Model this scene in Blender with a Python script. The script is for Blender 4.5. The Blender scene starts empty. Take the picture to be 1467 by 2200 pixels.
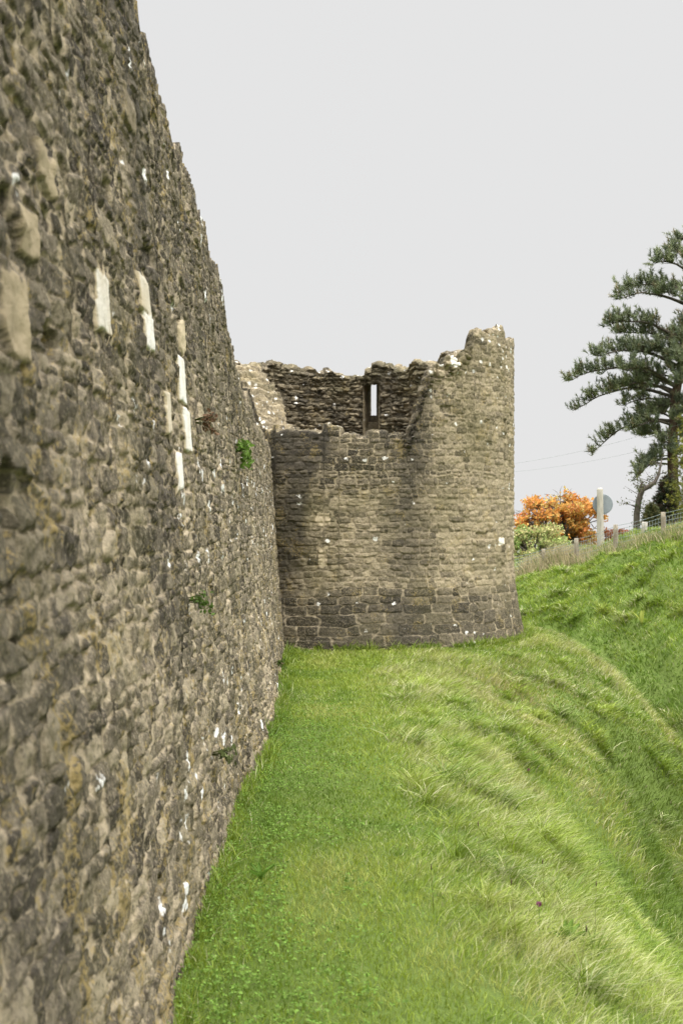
import bpy, math
import numpy as np

# ---------------------------------------------------------------- camera, sky, sun, exposure
SC = bpy.context.scene
COL = SC.collection
SC.render.engine = 'CYCLES'

EYE = 1.70
cam_d = bpy.data.cameras.new('camera')
cam = bpy.data.objects.new('camera', cam_d)
COL.objects.link(cam)
cam.location = (0, 0, EYE)
cam.rotation_euler = (math.radians(90), 0, 0)
cam_d.sensor_fit = 'VERTICAL'
cam_d.sensor_height = 36.0
cam_d.lens = 36.0 * 2700 / 2200
cam_d.shift_x = 43.5 / 2200
cam_d.shift_y = 20.0 / 2200
cam_d.clip_start = 0.05
cam_d.clip_end = 3000
cam_d.dof.use_dof = True
cam_d.dof.focus_distance = 10.5
cam_d.dof.aperture_fstop = 6.0
SC.camera = cam

SUN_AZ, SUN_EL = math.radians(128), math.radians(46)      # clockwise from +Y
world = bpy.data.worlds.new('World')
SC.world = world
world.use_nodes = True
wn, wl = world.node_tree.nodes, world.node_tree.links
wn.clear()
out = wn.new('ShaderNodeOutputWorld')
bg = wn.new('ShaderNodeBackground')
bg.inputs['Strength'].default_value = 0.1
sky = wn.new('ShaderNodeTexSky')
sky.sky_type = 'NISHITA'
sky.sun_disc = False
sky.sun_elevation = SUN_EL
sky.sun_rotation = SUN_AZ
tc = wn.new('ShaderNodeTexCoord')
sep = wn.new('ShaderNodeSeparateXYZ')
wl.new(tc.outputs['Generated'], sep.inputs[0])
ramp = wn.new('ShaderNodeMapRange')                       # overcast: bright overhead, paler towards the horizon
ramp.interpolation_type = 'SMOOTHSTEP'
ramp.inputs['From Min'].default_value = 0.42
ramp.inputs['From Max'].default_value = 0.95
ramp.inputs['To Min'].default_value = 4.83
ramp.inputs['To Max'].default_value = 44.0
wl.new(sep.outputs['Z'], ramp.inputs['Value'])
comb = wn.new('ShaderNodeCombineColor')
for i in range(3):
    wl.new(ramp.outputs[0], comb.inputs[i])
cloud = wn.new('ShaderNodeMixRGB')
cloud.inputs['Fac'].default_value = 0.006                  # a trace of blue between the clouds
wl.new(comb.outputs[0], cloud.inputs['Color1'])
wl.new(sky.outputs[0], cloud.inputs['Color2'])
wl.new(cloud.outputs[0], bg.inputs['Color'])
wl.new(bg.outputs[0], out.inputs['Surface'])

sun_d = bpy.data.lights.new('sun', 'SUN')
sun_d.energy = 1.5
sun_d.angle = math.radians(35)
sun_d.color = (1.0, 0.955, 0.88)
sun = bpy.data.objects.new('sun', sun_d)
COL.objects.link(sun)
sun.rotation_euler = (math.radians(90) - SUN_EL, 0, math.radians(180) - SUN_AZ)
sun.location = (10, -10, 20)

SC.view_settings.view_transform = 'Standard'
SC.view_settings.look = 'None'
SC.view_settings.exposure = 0.7
SC.view_settings.gamma = 1.0
SC.view_settings.use_curve_mapping = False

# ---------------------------------------------------------------- helpers
rng = np.random.default_rng(7)


def hash2(ix, iy, seed):
    h = (ix.astype(np.int64) * 374761393 + iy.astype(np.int64) * 668265263 + seed * 974634777) & 0xFFFFFFFF
    h = ((h ^ (h >> 13)) * 1274126177) & 0xFFFFFFFF
    h = ((h ^ (h >> 16)) * 2246822519) & 0xFFFFFFFF
    h = h ^ (h >> 15)
    return (h & 0xFFFFFF) / float(0xFFFFFF)


def vnoise(x, y, seed=0):
    x = np.asarray(x, float); y = np.asarray(y, float)
    ix = np.floor(x); iy = np.floor(y)
    fx = x - ix; fy = y - iy
    fx = fx * fx * (3 - 2 * fx); fy = fy * fy * (3 - 2 * fy)
    a = hash2(ix, iy, seed); b = hash2(ix + 1, iy, seed)
    c = hash2(ix, iy + 1, seed); d = hash2(ix + 1, iy + 1, seed)
    return (a * (1 - fx) + b * fx) * (1 - fy) + (c * (1 - fx) + d * fx) * fy - 0.5


def fbm(x, y, seed=0, octs=3):
    t = 0; a = 1.0
    for o in range(octs):
        t = t + a * vnoise(x * 2 ** o + 17.3 * o, y * 2 ** o - 9.1 * o, seed + o)
        a *= 0.5
    return t


def sstep(a, b, x):
    t = np.clip((x - a) / (b - a), 0, 1)
    return t * t * (3 - 2 * t)


def make_mesh(name, V, quads=None, tris=None, attrs=None, mat=None, smooth=True, parent=None):
    me = bpy.data.meshes.new(name)
    nq = 0 if quads is None else len(quads)
    nt = 0 if tris is None else len(tris)
    me.vertices.add(len(V))
    me.vertices.foreach_set('co', np.asarray(V, np.float32).ravel())
    loops = []
    if nq: loops.append(np.asarray(quads, np.int32).ravel())
    if nt: loops.append(np.asarray(tris, np.int32).ravel())
    loops = np.concatenate(loops)
    me.loops.add(len(loops))
    me.loops.foreach_set('vertex_index', loops)
    me.polygons.add(nq + nt)
    starts = np.concatenate([np.arange(nq) * 4, nq * 4 + np.arange(nt) * 3]).astype(np.int32)
    me.polygons.foreach_set('loop_start', starts)
    me.update(calc_edges=True)
    if smooth:
        me.polygons.foreach_set('use_smooth', np.ones(nq + nt, bool))
    for k, v in (attrs or {}).items():
        v = np.asarray(v, np.float32)
        if v.ndim == 1:
            me.attributes.new(k, 'FLOAT', 'POINT').data.foreach_set('value', v)
        else:
            c4 = np.ones((len(v), 4), np.float32); c4[:, :3] = v[:, :3]
            me.attributes.new(k, 'FLOAT_COLOR', 'POINT').data.foreach_set('color', c4.ravel())
    me.validate()
    if mat: me.materials.append(mat)
    o = bpy.data.objects.new(name, me)
    COL.objects.link(o)
    if parent:
        o.parent = parent
    return o


def thing(name, label, cat, loc=(0, 0, 0), group=None):
    o = bpy.data.objects.new(name, None)
    COL.objects.link(o)
    o.location = loc
    o.empty_display_size = 0.2
    return tag(o, label, cat, group)


def tag(o, label=None, cat=None, group=None, kind=None):
    if label: o['label'] = label
    if cat: o['category'] = cat
    if group: o['group'] = group
    if kind: o['kind'] = kind
    return o


def grid_quads(nu, nv, wrap=False):
    """vertices indexed i*nv + j"""
    iu = np.arange(nu if wrap else nu - 1)
    jv = np.arange(nv - 1)
    I, J = np.meshgrid(iu, jv, indexing='ij')
    I2 = (I + 1) % nu
    return np.stack([I * nv + J, I2 * nv + J, I2 * nv + J + 1, I * nv + J + 1], -1).reshape(-1, 4)


class MB:
    """collects tubes, boxes and leaf faces into one mesh"""
    def __init__(self):
        self.V = []; self.Q = []; self.T = []; self.C = []; self.n = 0

    def add(self, V, Q=None, T=None, C=None):
        V = np.asarray(V, float).reshape(-1, 3)
        if Q is not None and len(Q): self.Q.append(np.asarray(Q, int) + self.n)
        if T is not None and len(T): self.T.append(np.asarray(T, int) + self.n)
        self.V.append(V)
        if C is None: C = np.full((len(V), 3), 0.5)
        C = np.asarray(C, float)
        if C.ndim == 1: C = np.tile(C, (len(V), 1))
        self.C.append(C)
        self.n += len(V)

    def tube(self, P, R, seg=8, C=None, rough=0.0):
        P = np.asarray(P, float); n = len(P)
        R = np.broadcast_to(np.asarray(R, float), (n,))
        d = np.gradient(P, axis=0)
        d /= np.linalg.norm(d, axis=1)[:, None] + 1e-9
        ref = np.array([0, 0, 1.0]) if abs(d[0, 2]) < 0.9 else np.array([1.0, 0, 0])
        u = np.cross(d, ref); u /= np.linalg.norm(u, axis=1)[:, None] + 1e-9
        w = np.cross(d, u)
        a = np.arange(seg) / seg * 2 * np.pi
        rr = R[:, None] * (1 + rough * rng.uniform(-1, 1, (n, seg)))
        V = P[:, None, :] + rr[..., None] * (np.cos(a)[None, :, None] * u[:, None, :] + np.sin(a)[None, :, None] * w[:, None, :])
        Q = []
        for i in range(n - 1):
            for j in range(seg):
                Q.append((i * seg + j, i * seg + (j + 1) % seg, (i + 1) * seg + (j + 1) % seg, (i + 1) * seg + j))
        V = V.reshape(-1, 3)
        V = np.vstack([V, P[0], P[-1]])
        T = []
        for j in range(seg):
            T.append((n * seg, (j + 1) % seg, j))
            T.append((n * seg + 1, (n - 1) * seg + j, (n - 1) * seg + (j + 1) % seg))
        self.add(V, Q, T, C)

    def leaves(self, P, size, C, aspect=0.6, droop=0.3, up=0.4):
        """one rhombic, slightly folded leaf at each point"""
        P = np.asarray(P, float); n = len(P)
        d = rng.normal(size=(n, 3)); d[:, 2] -= droop
        d /= np.linalg.norm(d, axis=1)[:, None]
        nn = rng.normal(size=(n, 3)); nn[:, 2] += up
        s = np.cross(d, nn); s /= np.linalg.norm(s, axis=1)[:, None] + 1e-9
        nn = np.cross(s, d)
        L = (np.asarray(size) * rng.uniform(0.7, 1.3, n))[:, None]
        W = L * aspect
        v0 = P - d * L * .5
        v1 = P + s * W * .5 + nn * L * .1
        v2 = P + d * L * .5
        v3 = P - s * W * .5 + nn * L * .1
        V = np.stack([v0, v1, v2, v3], 1).reshape(-1, 3)
        b = np.arange(n)[:, None] * 4
        T = np.concatenate([b + np.array([0, 1, 2]), b + np.array([0, 2, 3])])
        self.add(V, None, T, np.repeat(np.asarray(C), 4, axis=0))

    def build(self, name, mat, parent=None, smooth=True, loc=None):
        V = np.vstack(self.V)
        if loc is not None: V = V - np.asarray(loc)
        Q = np.vstack(self.Q) if self.Q else None
        T = np.vstack(self.T) if self.T else None
        return make_mesh(name, V, Q, T, {'tint': np.vstack(self.C)}, mat, smooth, parent)


# ---------------------------------------------------------------- materials
def new_mat(name):
    m = bpy.data.materials.new(name)
    m.use_nodes = True
    nt = m.node_tree
    nt.nodes.clear()
    o = nt.nodes.new('ShaderNodeOutputMaterial')
    return m, nt.nodes, nt.links, o


def N(nodes, links, typ, ins=None, **kw):
    n = nodes.new(typ)
    for k, v in kw.items():
        setattr(n, k, v)
    for k, v in (ins or {}).items():
        if isinstance(v, bpy.types.NodeSocket): links.new(v, n.inputs[k])
        else: n.inputs[k].default_value = v
    return n


def rgb(c): return (c[0], c[1], c[2], 1.0)


def masonry_material(name, dark, mid, light, mortar, yellow=0.5, white=0.5, spot=7.0, moss=0.3, stretch=(1, 1, 1), crust=.58, wcol=(.66, .64, .59)):
    m, nd, lk, out = new_mat(name)
    A = lambda a: N(nd, lk, 'ShaderNodeAttribute', attribute_name=a)
    tcx = N(nd, lk, 'ShaderNodeTexCoord')
    pos = tcx.outputs['Object']
    mp = N(nd, lk, 'ShaderNodeMapping', {'Vector': pos, 'Scale': stretch}).outputs[0]
    sid = A('stone_tone').outputs['Fac']
    joint = A('joint').outputs['Fac']
    pale = A('pale').outputs['Fac']
    # stone body
    n1 = N(nd, lk, 'ShaderNodeTexNoise', {'Vector': pos, 'Scale': 15.0, 'Detail': 6.0, 'Roughness': .7}).outputs['Fac']
    n2 = N(nd, lk, 'ShaderNodeTexNoise', {'Vector': pos, 'Scale': 100.0, 'Detail': 6.0, 'Roughness': .8}).outputs['Fac']
    n3 = N(nd, lk, 'ShaderNodeTexNoise', {'Vector': pos, 'Scale': 1.3, 'Detail': 3.0}).outputs['Fac']
    t = N(nd, lk, 'ShaderNodeMath', {0: n1, 1: -0.5}, operation='ADD').outputs[0]
    t = N(nd, lk, 'ShaderNodeMath', {0: t, 1: 1.05, 2: sid}, operation='MULTIPLY_ADD').outputs[0]
    g = N(nd, lk, 'ShaderNodeMath', {0: n2, 1: -0.5}, operation='ADD').outputs[0]
    t = N(nd, lk, 'ShaderNodeMath', {0: g, 1: 1.15, 2: t}, operation='MULTIPLY_ADD').outputs[0]
    cr = N(nd, lk, 'ShaderNodeValToRGB', {'Fac': t})
    cr.color_ramp.elements[0].position = 0.12; cr.color_ramp.elements[0].color = rgb(dark)
    cr.color_ramp.elements[1].position = 0.92; cr.color_ramp.elements[1].color = rgb(light)
    e = cr.color_ramp.elements.new(0.52); e.color = rgb(mid)
    stone = cr.outputs[0]
    # mortar
    mc = N(nd, lk, 'ShaderNodeValToRGB', {'Fac': n2})
    mc.color_ramp.elements[0].position = 0.3; mc.color_ramp.elements[0].color = rgb([c * .5 for c in mortar])
    mc.color_ramp.elements[1].position = 0.62; mc.color_ramp.elements[1].color = rgb(mortar)
    jn = N(nd, lk, 'ShaderNodeMath', {0: n1, 1: -0.5}, operation='ADD').outputs[0]
    jn = N(nd, lk, 'ShaderNodeMath', {0: jn, 1: 1.1, 2: joint}, operation='MULTIPLY_ADD').outputs[0]
    jm = N(nd, lk, 'ShaderNodeMapRange', {'Value': jn, 'From Min': .40, 'From Max': .85}).outputs[0]
    col = N(nd, lk, 'ShaderNodeMixRGB', {'Fac': jm, 'Color1': stone, 'Color2': mc.outputs[0]}).outputs[0]
    # pitting and grey crusts, crisp and fine
    c1 = N(nd, lk, 'ShaderNodeTexNoise', {'Vector': pos, 'Scale': 62.0, 'Detail': 5.0, 'Roughness': .6})
    c1f = N(nd, lk, 'ShaderNodeMapRange', {'Value': c1.outputs['Fac'], 'From Min': .535, 'From Max': .60, 'To Max': crust}).outputs[0]
    jk = N(nd, lk, 'ShaderNodeMapRange', {'Value': jm, 'To Min': 1.0, 'To Max': .3}).outputs[0]
    c1f = N(nd, lk, 'ShaderNodeMath', {0: c1f, 1: jk}, operation='MULTIPLY').outputs[0]
    col = N(nd, lk, 'ShaderNodeMixRGB', {'Fac': c1f, 'Color1': col, 'Color2': rgb([c * 1.02 for c in light])}).outputs[0]
    c2s = N(nd, lk, 'ShaderNodeSeparateColor', {0: c1.outputs['Color']})
    c2f = N(nd, lk, 'ShaderNodeMapRange', {'Value': c2s.outputs[1], 'From Min': .55, 'From Max': .62, 'To Max': crust}).outputs[0]
    c2f = N(nd, lk, 'ShaderNodeMath', {0: c2f, 1: jk}, operation='MULTIPLY').outputs[0]
    col = N(nd, lk, 'ShaderNodeMixRGB', {'Fac': c2f, 'Color1': col, 'Color2': rgb(dark)}).outputs[0]
    # algae: broad olive patches
    al = N(nd, lk, 'ShaderNodeMapRange', {'Value': n3, 'From Min': .48, 'From Max': .72, 'To Max': moss}).outputs[0]
    col = N(nd, lk, 'ShaderNodeMixRGB', {'Fac': al, 'Color1': col, 'Color2': rgb((.10, .092, .035))}).outputs[0]
    stn = A('stain_dark').outputs['Fac']
    col = N(nd, lk, 'ShaderNodeMixRGB', {'Fac': stn, 'Color1': col, 'Color2': rgb((.052, .046, .038))}).outputs[0]
    # yellow lichen
    ny = N(nd, lk, 'ShaderNodeTexNoise', {'Vector': pos, 'Scale': 48.0, 'Detail': 4.0, 'Roughness': .65}).outputs['Fac']
    nz = N(nd, lk, 'ShaderNodeTexNoise', {'Vector': pos, 'Scale': 4.5, 'Detail': 3.0}).outputs['Fac']
    yy = N(nd, lk, 'ShaderNodeMath', {0: ny, 1: nz}, operation='MULTIPLY').outputs[0]
    yk = A('lichen').outputs['Fac']
    yy = N(nd, lk, 'ShaderNodeMath', {0: yy, 1: yk}, operation='ADD').outputs[0]
    yf = N(nd, lk, 'ShaderNodeMapRange', {'Value': yy, 'From Min': .330, 'From Max': .362, 'To Max': yellow}).outputs[0]
    col = N(nd, lk, 'ShaderNodeMixRGB', {'Fac': yf, 'Color1': col, 'Color2': rgb((.38, .28, .10))}).outputs[0]
    # pale dressed stones
    pc = N(nd, lk, 'ShaderNodeValToRGB', {'Fac': pale})
    pc.color_ramp.elements[0].position = 0.0; pc.color_ramp.elements[0].color = rgb((.34, .27, .165))
    pc.color_ramp.elements[1].position = 1.0; pc.color_ramp.elements[1].color = rgb((.88, .85, .79))
    e = pc.color_ramp.elements.new(0.55); e.color = rgb((.60, .50, .34))
    pn = N(nd, lk, 'ShaderNodeMixRGB', {'Fac': .15, 'Color1': pc.outputs[0], 'Color2': N(nd, lk, 'ShaderNodeMixRGB', {'Fac': 1.0, 'Color1': pc.outputs[0], 'Color2': n2}, blend_type='MULTIPLY').outputs[0]}).outputs[0]
    pf = N(nd, lk, 'ShaderNodeMapRange', {'Value': pale, 'From Min': .05, 'From Max': .22}).outputs[0]
    col = N(nd, lk, 'ShaderNodeMixRGB', {'Fac': pf, 'Color1': col, 'Color2': pn}).outputs[0]
    # white lichen spots
    dv = N(nd, lk, 'ShaderNodeTexNoise', {'Vector': pos, 'Scale': 26.0, 'Detail': 3.0})
    ds = N(nd, lk, 'ShaderNodeMixRGB', {'Fac': 0.09, 'Color1': mp, 'Color2': dv.outputs['Color']}, blend_type='ADD').outputs[0]
    vo = N(nd, lk, 'ShaderNodeTexVoronoi', {'Vector': ds, 'Scale': spot})
    sepc = N(nd, lk, 'ShaderNodeSeparateColor', {0: vo.outputs['Color']})
    wk = A('white_spots').outputs['Fac']
    thr = N(nd, lk, 'ShaderNodeMath', {0: sepc.outputs[0], 1: wk}, operation='LESS_THAN').outputs[0]
    rad = N(nd, lk, 'ShaderNodeMath', {0: sepc.outputs[1], 1: 0.27, 2: .07}, operation='MULTIPLY_ADD').outputs[0]
    ins = N(nd, lk, 'ShaderNodeMath', {0: rad, 1: vo.outputs['Distance']}, operation='SUBTRACT').outputs[0]
    ins = N(nd, lk, 'ShaderNodeMapRange', {'Value': ins, 'From Min': -.02, 'From Max': .09, 'To Max': white}).outputs[0]
    wf = N(nd, lk, 'ShaderNodeMath', {0: thr, 1: ins}, operation='MULTIPLY').outputs[0]
    col = N(nd, lk, 'ShaderNodeMixRGB', {'Fac': wf, 'Color1': col, 'Color2': rgb(wcol)}).outputs[0]
    # fine relief
    hh = N(nd, lk, 'ShaderNodeMath', {0: n2, 1: 0.7, 2: n1}, operation='MULTIPLY_ADD').outputs[0]
    bp = N(nd, lk, 'ShaderNodeBump', {'Height': hh, 'Strength': .9, 'Distance': .022})
    bs = N(nd, lk, 'ShaderNodeBsdfPrincipled', {'Base Color': col, 'Roughness': .93, 'Normal': bp.outputs[0]})
    bs.inputs['Specular IOR Level'].default_value = 0.15
    lk.new(bs.outputs[0], out.inputs['Surface'])
    return m


def leaf_material(name, transl=0.35, rough=0.55, spec=0.25, gain=1.0):
    m, nd, lk, out = new_mat(name)
    a = N(nd, lk, 'ShaderNodeAttribute', attribute_name='tint').outputs['Color']
    n = N(nd, lk, 'ShaderNodeTexNoise', {'Scale': 30.0, 'Detail': 2.0}).outputs['Fac']
    n = N(nd, lk, 'ShaderNodeMapRange', {'Value': n, 'From Min': .3, 'From Max': .7, 'To Min': .85 * gain, 'To Max': 1.15 * gain}).outputs[0]
    c = N(nd, lk, 'ShaderNodeMixRGB', {'Fac': 1.0, 'Color1': a, 'Color2': n}, blend_type='MULTIPLY').outputs[0]
    b = N(nd, lk, 'ShaderNodeBsdfPrincipled', {'Base Color': c, 'Roughness': rough})
    b.inputs['Specular IOR Level'].default_value = spec
    t = N(nd, lk, 'ShaderNodeBsdfTranslucent', {'Color': c})
    mx = N(nd, lk, 'ShaderNodeMixShader', {0: transl, 1: b.outputs[0], 2: t.outputs[0]})
    lk.new(mx.outputs[0], out.inputs['Surface'])
    return m


def rough_material(name, c1, c2, scale=8.0, stretch=(1, 1, 1), bump=.01, rough=.9, spec=.2, metal=0.0):
    m, nd, lk, out = new_mat(name)
    tcx = N(nd, lk, 'ShaderNodeTexCoord')
    mp = N(nd, lk, 'ShaderNodeMapping', {'Vector': tcx.outputs['Object'], 'Scale': stretch}).outputs[0]
    n = N(nd, lk, 'ShaderNodeTexNoise', {'Vector': mp, 'Scale': scale, 'Detail': 5.0, 'Roughness': .65}).outputs['Fac']
    cr = N(nd, lk, 'ShaderNodeValToRGB', {'Fac': n})
    cr.color_ramp.elements[0].position = .3; cr.color_ramp.elements[0].color = rgb(c1)
    cr.color_ramp.elements[1].position = .7; cr.color_ramp.elements[1].color = rgb(c2)
    bp = N(nd, lk, 'ShaderNodeBump', {'Height': n, 'Strength': .6, 'Distance': bump})
    b = N(nd, lk, 'ShaderNodeBsdfPrincipled', {'Base Color': cr.outputs[0], 'Roughness': rough, 'Metallic': metal, 'Normal': bp.outputs[0]})
    b.inputs['Specular IOR Level'].default_value = spec
    lk.new(b.outputs[0], out.inputs['Surface'])
    return m


M_CURTAIN = masonry_material('rubble_masonry', (.056, .047, .035), (.165, .138, .098), (.40, .335, .23),
                             (.56, .46, .32), yellow=.55, white=.97, spot=10.0, moss=.30, stretch=(1, .6, .7), wcol=(.82, .81, .78))
M_TOWER = masonry_material('coursed_masonry', (.046, .040, .029), (.162, .135, .091), (.38, .315, .21),
                           (.43, .355, .24), yellow=.32, white=.95, spot=8.0, moss=.45, stretch=(1, 1, 1.3), crust=.5, wcol=(.74, .72, .67))
M_GRASS = leaf_material('grass_blades', .38, .5, .3)
M_LEAF = leaf_material('leaves', .38, .65, .12)
M_NEEDLE = leaf_material('needles', .2, .6, .2)
M_BARK = rough_material('bark', (.045, .030, .022), (.13, .085, .058), 14, (1, 1, .3), .03)
M_BARK_GREY = rough_material('grey_bark', (.05, .043, .034), (.12, .10, .08), 14, (1, 1, .3), .03)
M_WOOD = rough_material('weathered_wood', (.16, .13, .09), (.34, .30, .23), 9, (3, 3, .4), .006)
M_WOOD_PALE = rough_material('pale_weathered_wood', (.27, .25, .21), (.45, .42, .36), 9, (3, 3, .4), .006)
M_WIRE = rough_material('wire', (.18, .22, .21), (.30, .34, .33), 20, bump=.001, rough=.5)
M_SIGN = rough_material('grey_sign_back', (.20, .225, .245), (.27, .295, .315), 4, bump=.001, rough=.5, spec=.3)
M_DARK_METAL = rough_material('dark_metal', (.05, .05, .05), (.09, .09, .09), 6, bump=.001, rough=.5)

# ---------------------------------------------------------------- terrain
TX, TY = 0.46, 19.10            # tower axis


def q_of(X, Y):
    X = np.asarray(X, float); Y = np.asarray(Y, float)
    edge = 0.50 + 0.10 * np.sin(Y * .55 + .6) + .05 * np.sin(Y * 1.7)
    dx = X - edge; dy = Y - 20.0
    sw = np.hypot(np.maximum(dx, 0), np.maximum(dy, 0)) + np.minimum(np.maximum(dx, dy), 0)
    st = np.hypot(X - TX, Y - TY) - 2.68
    k = 1.3
    h = np.clip(.5 + .5 * (sw - st) / k, 0, 1)
    return sw * (1 - h) + st * h - k * h * (1 - h)


BOT = -1.945


def ground_z(X, Y):
    X = np.asarray(X, float); Y = np.asarray(Y, float)
    q = q_of(X, Y)
    g = 1 - .36 * sstep(9.6, 12.2, Y) * sstep(17.4, 15.0, Y)
    g = g + (1 - g) * sstep(1.9, 3.4, q)
    p0_q, q = q, q * g
    p = np.where(q < 0, 0, np.where(q < 1.56, -.3686 * q * q, -.897 - 1.15 * (q - 1.56)))
    e = np.clip((q - 2.17) / .6, 0, 1)
    p = np.where(q > 2.17, -1.6 - 1.15 * .6 * (e - .5 * e * e), p)
    q = p0_q
    T = np.clip(.06 + .36 * (X - 4.9), -.1, 1.45)
    t = np.clip((q - 3.4) / 5.4, 0, 1)
    s = .55 * t + .45 * t * t * (3 - 2 * t)
    z = p + (T - BOT) * s * (q > 3.4)
    z = z - 1.3 * sstep(13.5, 21, q) - .024 * np.maximum(q - 19, 0)
    # tussocks and dips, stronger on the slopes
    amt = sstep(-.1, .8, q)
    far = sstep(3.0, 5.0, q)
    b = .028 * fbm(X * .9, Y * .9, 5) + .013 * fbm(X * 3.1, Y * 3.1, 8)
    big = (.30 * fbm(X * 1.9, Y * 1.15, 21, 3) + .22 * np.abs(vnoise(X * 1.3 + 3, Y * .9, 31)) - .05)
    fade = 1 - sstep(40, 80, np.hypot(X, Y))
    return z + (b * (.35 + amt) + big * far) * fade


def spaced(lo, fine0, fine1, hi, step, grow=1.09):
    a = list(np.arange(fine0, fine1 + 1e-6, step))
    s = step; x = a[-1]
    while x < hi:
        s *= grow; x += s; a.append(x)
    s = step; x = a[0]; b = []
    while x > lo:
        s *= grow; x -= s; b.append(x)
    return np.array(b[::-1] + a)


gx = spaced(-900, -1.0, 11.0, 900, .065)
gy = spaced(-400, 2.0, 37.0, 1500, .085)
GX, GY = np.meshgrid(gx, gy, indexing='ij')
GZ = ground_z(GX, GY)
V = np.stack([GX, GY, GZ], -1).reshape(-1, 3)


def ground_material():
    m, nd, lk, out = new_mat('turf')
    tcx = N(nd, lk, 'ShaderNodeTexCoord')
    n = N(nd, lk, 'ShaderNodeTexNoise', {'Vector': tcx.outputs['Object'], 'Scale': 18.0, 'Detail': 6.0, 'Roughness': .7}).outputs['Fac']
    n2 = N(nd, lk, 'ShaderNodeTexNoise', {'Vector': tcx.outputs['Object'], 'Scale': 1.2, 'Detail': 4.0}).outputs['Fac']
    cr = N(nd, lk, 'ShaderNodeValToRGB', {'Fac': n})
    cr.color_ramp.elements[0].position = .3; cr.color_ramp.elements[0].color = (.06, .095, .016, 1)
    cr.color_ramp.elements[1].position = .7; cr.color_ramp.elements[1].color = (.11, .165, .03, 1)
    mx = N(nd, lk, 'ShaderNodeMixRGB', {'Fac': n2, 'Color1': cr.outputs[0], 'Color2': (.10, .13, .035, 1)}).outputs[0]
    bp = N(nd, lk, 'ShaderNodeBump', {'Height': n, 'Strength': .8, 'Distance': .03})
    b = N(nd, lk, 'ShaderNodeBsdfPrincipled', {'Base Color': mx, 'Roughness': .95, 'Normal': bp.outputs[0]})
    b.inputs['Specular IOR Level'].default_value = .1
    lk.new(b.outputs[0], out.inputs['Surface'])
    return m


ground = make_mesh('ground', V, grid_quads(len(gx), len(gy)), None, None, ground_material())
tag(ground, 'grassy terrace falling into a dry ditch and rising again to a fenced bank', 'ground', kind='structure')


# ---------------------------------------------------------------- masonry pattern
class Stones:
    """irregular courses of stones: rows (z) with sites along u; every stone has its own size, tilt and tone"""
    def __init__(self, umin, umax, rows, seed, jit=.25, p=3.0):
        r = np.random.default_rng(seed)
        self.rb = np.array(rows)
        self.p = p
        U, VV, HW, HH, ROW = [], [], [], [], []
        for k in range(len(rows) - 1):
            h = rows[k + 1] - rows[k]
            zc = .5 * (rows[k + 1] + rows[k])
            u = umin - r.uniform(0, .3)
            while u < umax:
                w = np.clip(h * r.lognormal(math.log(2.0), .42), .07, .48)
                U.append(u + w / 2); VV.append(zc + r.uniform(-jit, jit) * h * .5)
                HW.append(w / 2); HH.append(h / 2 * r.uniform(1 - jit, 1 + jit * .6)); ROW.append(k)
                u += w
        self.U = np.array(U); self.V = np.array(VV); self.HW = np.array(HW); self.HH = np.array(HH); self.ROW = np.array(ROW)
        n = len(U)
        self.tone = np.clip(r.normal(.47, .2, n), 0, 1)
        self.prot = r.uniform(.25, 1.0, n)
        self.tilt = r.normal(0, 1, (n, 2))
        self.r3 = r.uniform(0, 1, n)
        self.BIG = (umax - umin) * 4 + 50
        self.off = umin - 5
        self.key = self.ROW * self.BIG + (self.U - self.off)

    def ev(self, u, v):
        row = np.clip(np.searchsorted(self.rb, v) - 1, 0, len(self.rb) - 2)
        f1 = np.full(u.shape, 9.0); f2 = np.full(u.shape, 9.0)
        i1 = np.zeros(u.shape, int)
        for dr in (-1, 0, 1):
            rr = row + dr
            i = np.searchsorted(self.key, rr * self.BIG + (u - self.off))
            for di in (-1, 0):
                c = np.clip(i + di, 0, len(self.U) - 1)
                ok = self.ROW[c] == rr
                f = ((np.abs(u - self.U[c]) / self.HW[c]) ** self.p + (np.abs(v - self.V[c]) / self.HH[c]) ** self.p) ** (1 / self.p)
                f = np.where(ok, f, 9.0)
                new = f < f1
                f2 = np.where(new, f1, np.minimum(f2, f))
                i1 = np.where(new, c, i1)
                f1 = np.where(new, f, f1)
        edge = (f2 - f1) * self.HH[i1]
        return i1, f1, edge


def rows_between(z0, z1, hmin, hmax, seed):
    r = np.random.default_rng(seed); z = [z0]
    while z[-1] < z1: z.append(z[-1] + r.uniform(hmin, hmax))
    return z


def surface(st, u, v, depth, seed, mort=.0, gap=.018, rough=1.0, dome=.35):
    """relief and attributes of stones at (u, v)"""
    wu = u + .05 * fbm(u * 2.3, v * 3.0, seed) + .012 * fbm(u * 11, v * 13, seed + 3)
    wv = v + .045 * fbm(u * 1.1, v * 1.7, seed + 5) + .014 * fbm(u * 9, v * 12, seed + 7)
    i, f, e = st.ev(wu, wv)
    m = sstep(.2 * gap, gap * 1.3, e + .012 * vnoise(u * 30, v * 30, seed + 9))
    pr = st.prot[i]
    h = m * depth * pr
    h += m * depth * .42 * (st.tilt[i, 0] * (wu - st.U[i]) / st.HW[i] + st.tilt[i, 1] * .8 * (wv - st.V[i]) / st.HH[i]) * .6
    h += m * depth * dome * (1 - np.minimum(f, 1) ** 2)
    h += (1 - m) * (mort + .010 * rough * fbm(u * 14, v * 14, seed + 11))
    ridge = np.abs(vnoise(u * 13 + 5, v * 19, seed + 14)) - .25
    h += rough * (.0075 * fbm(u * 7, v * 9, seed + 13) + .012 * fbm(u * 26, v * 34, seed + 17, 4) - .013 * ridge)
    hole = st.r3[i] < .012
    h = np.where(hole, h - m * .03, h)
    return i, m, h


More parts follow.
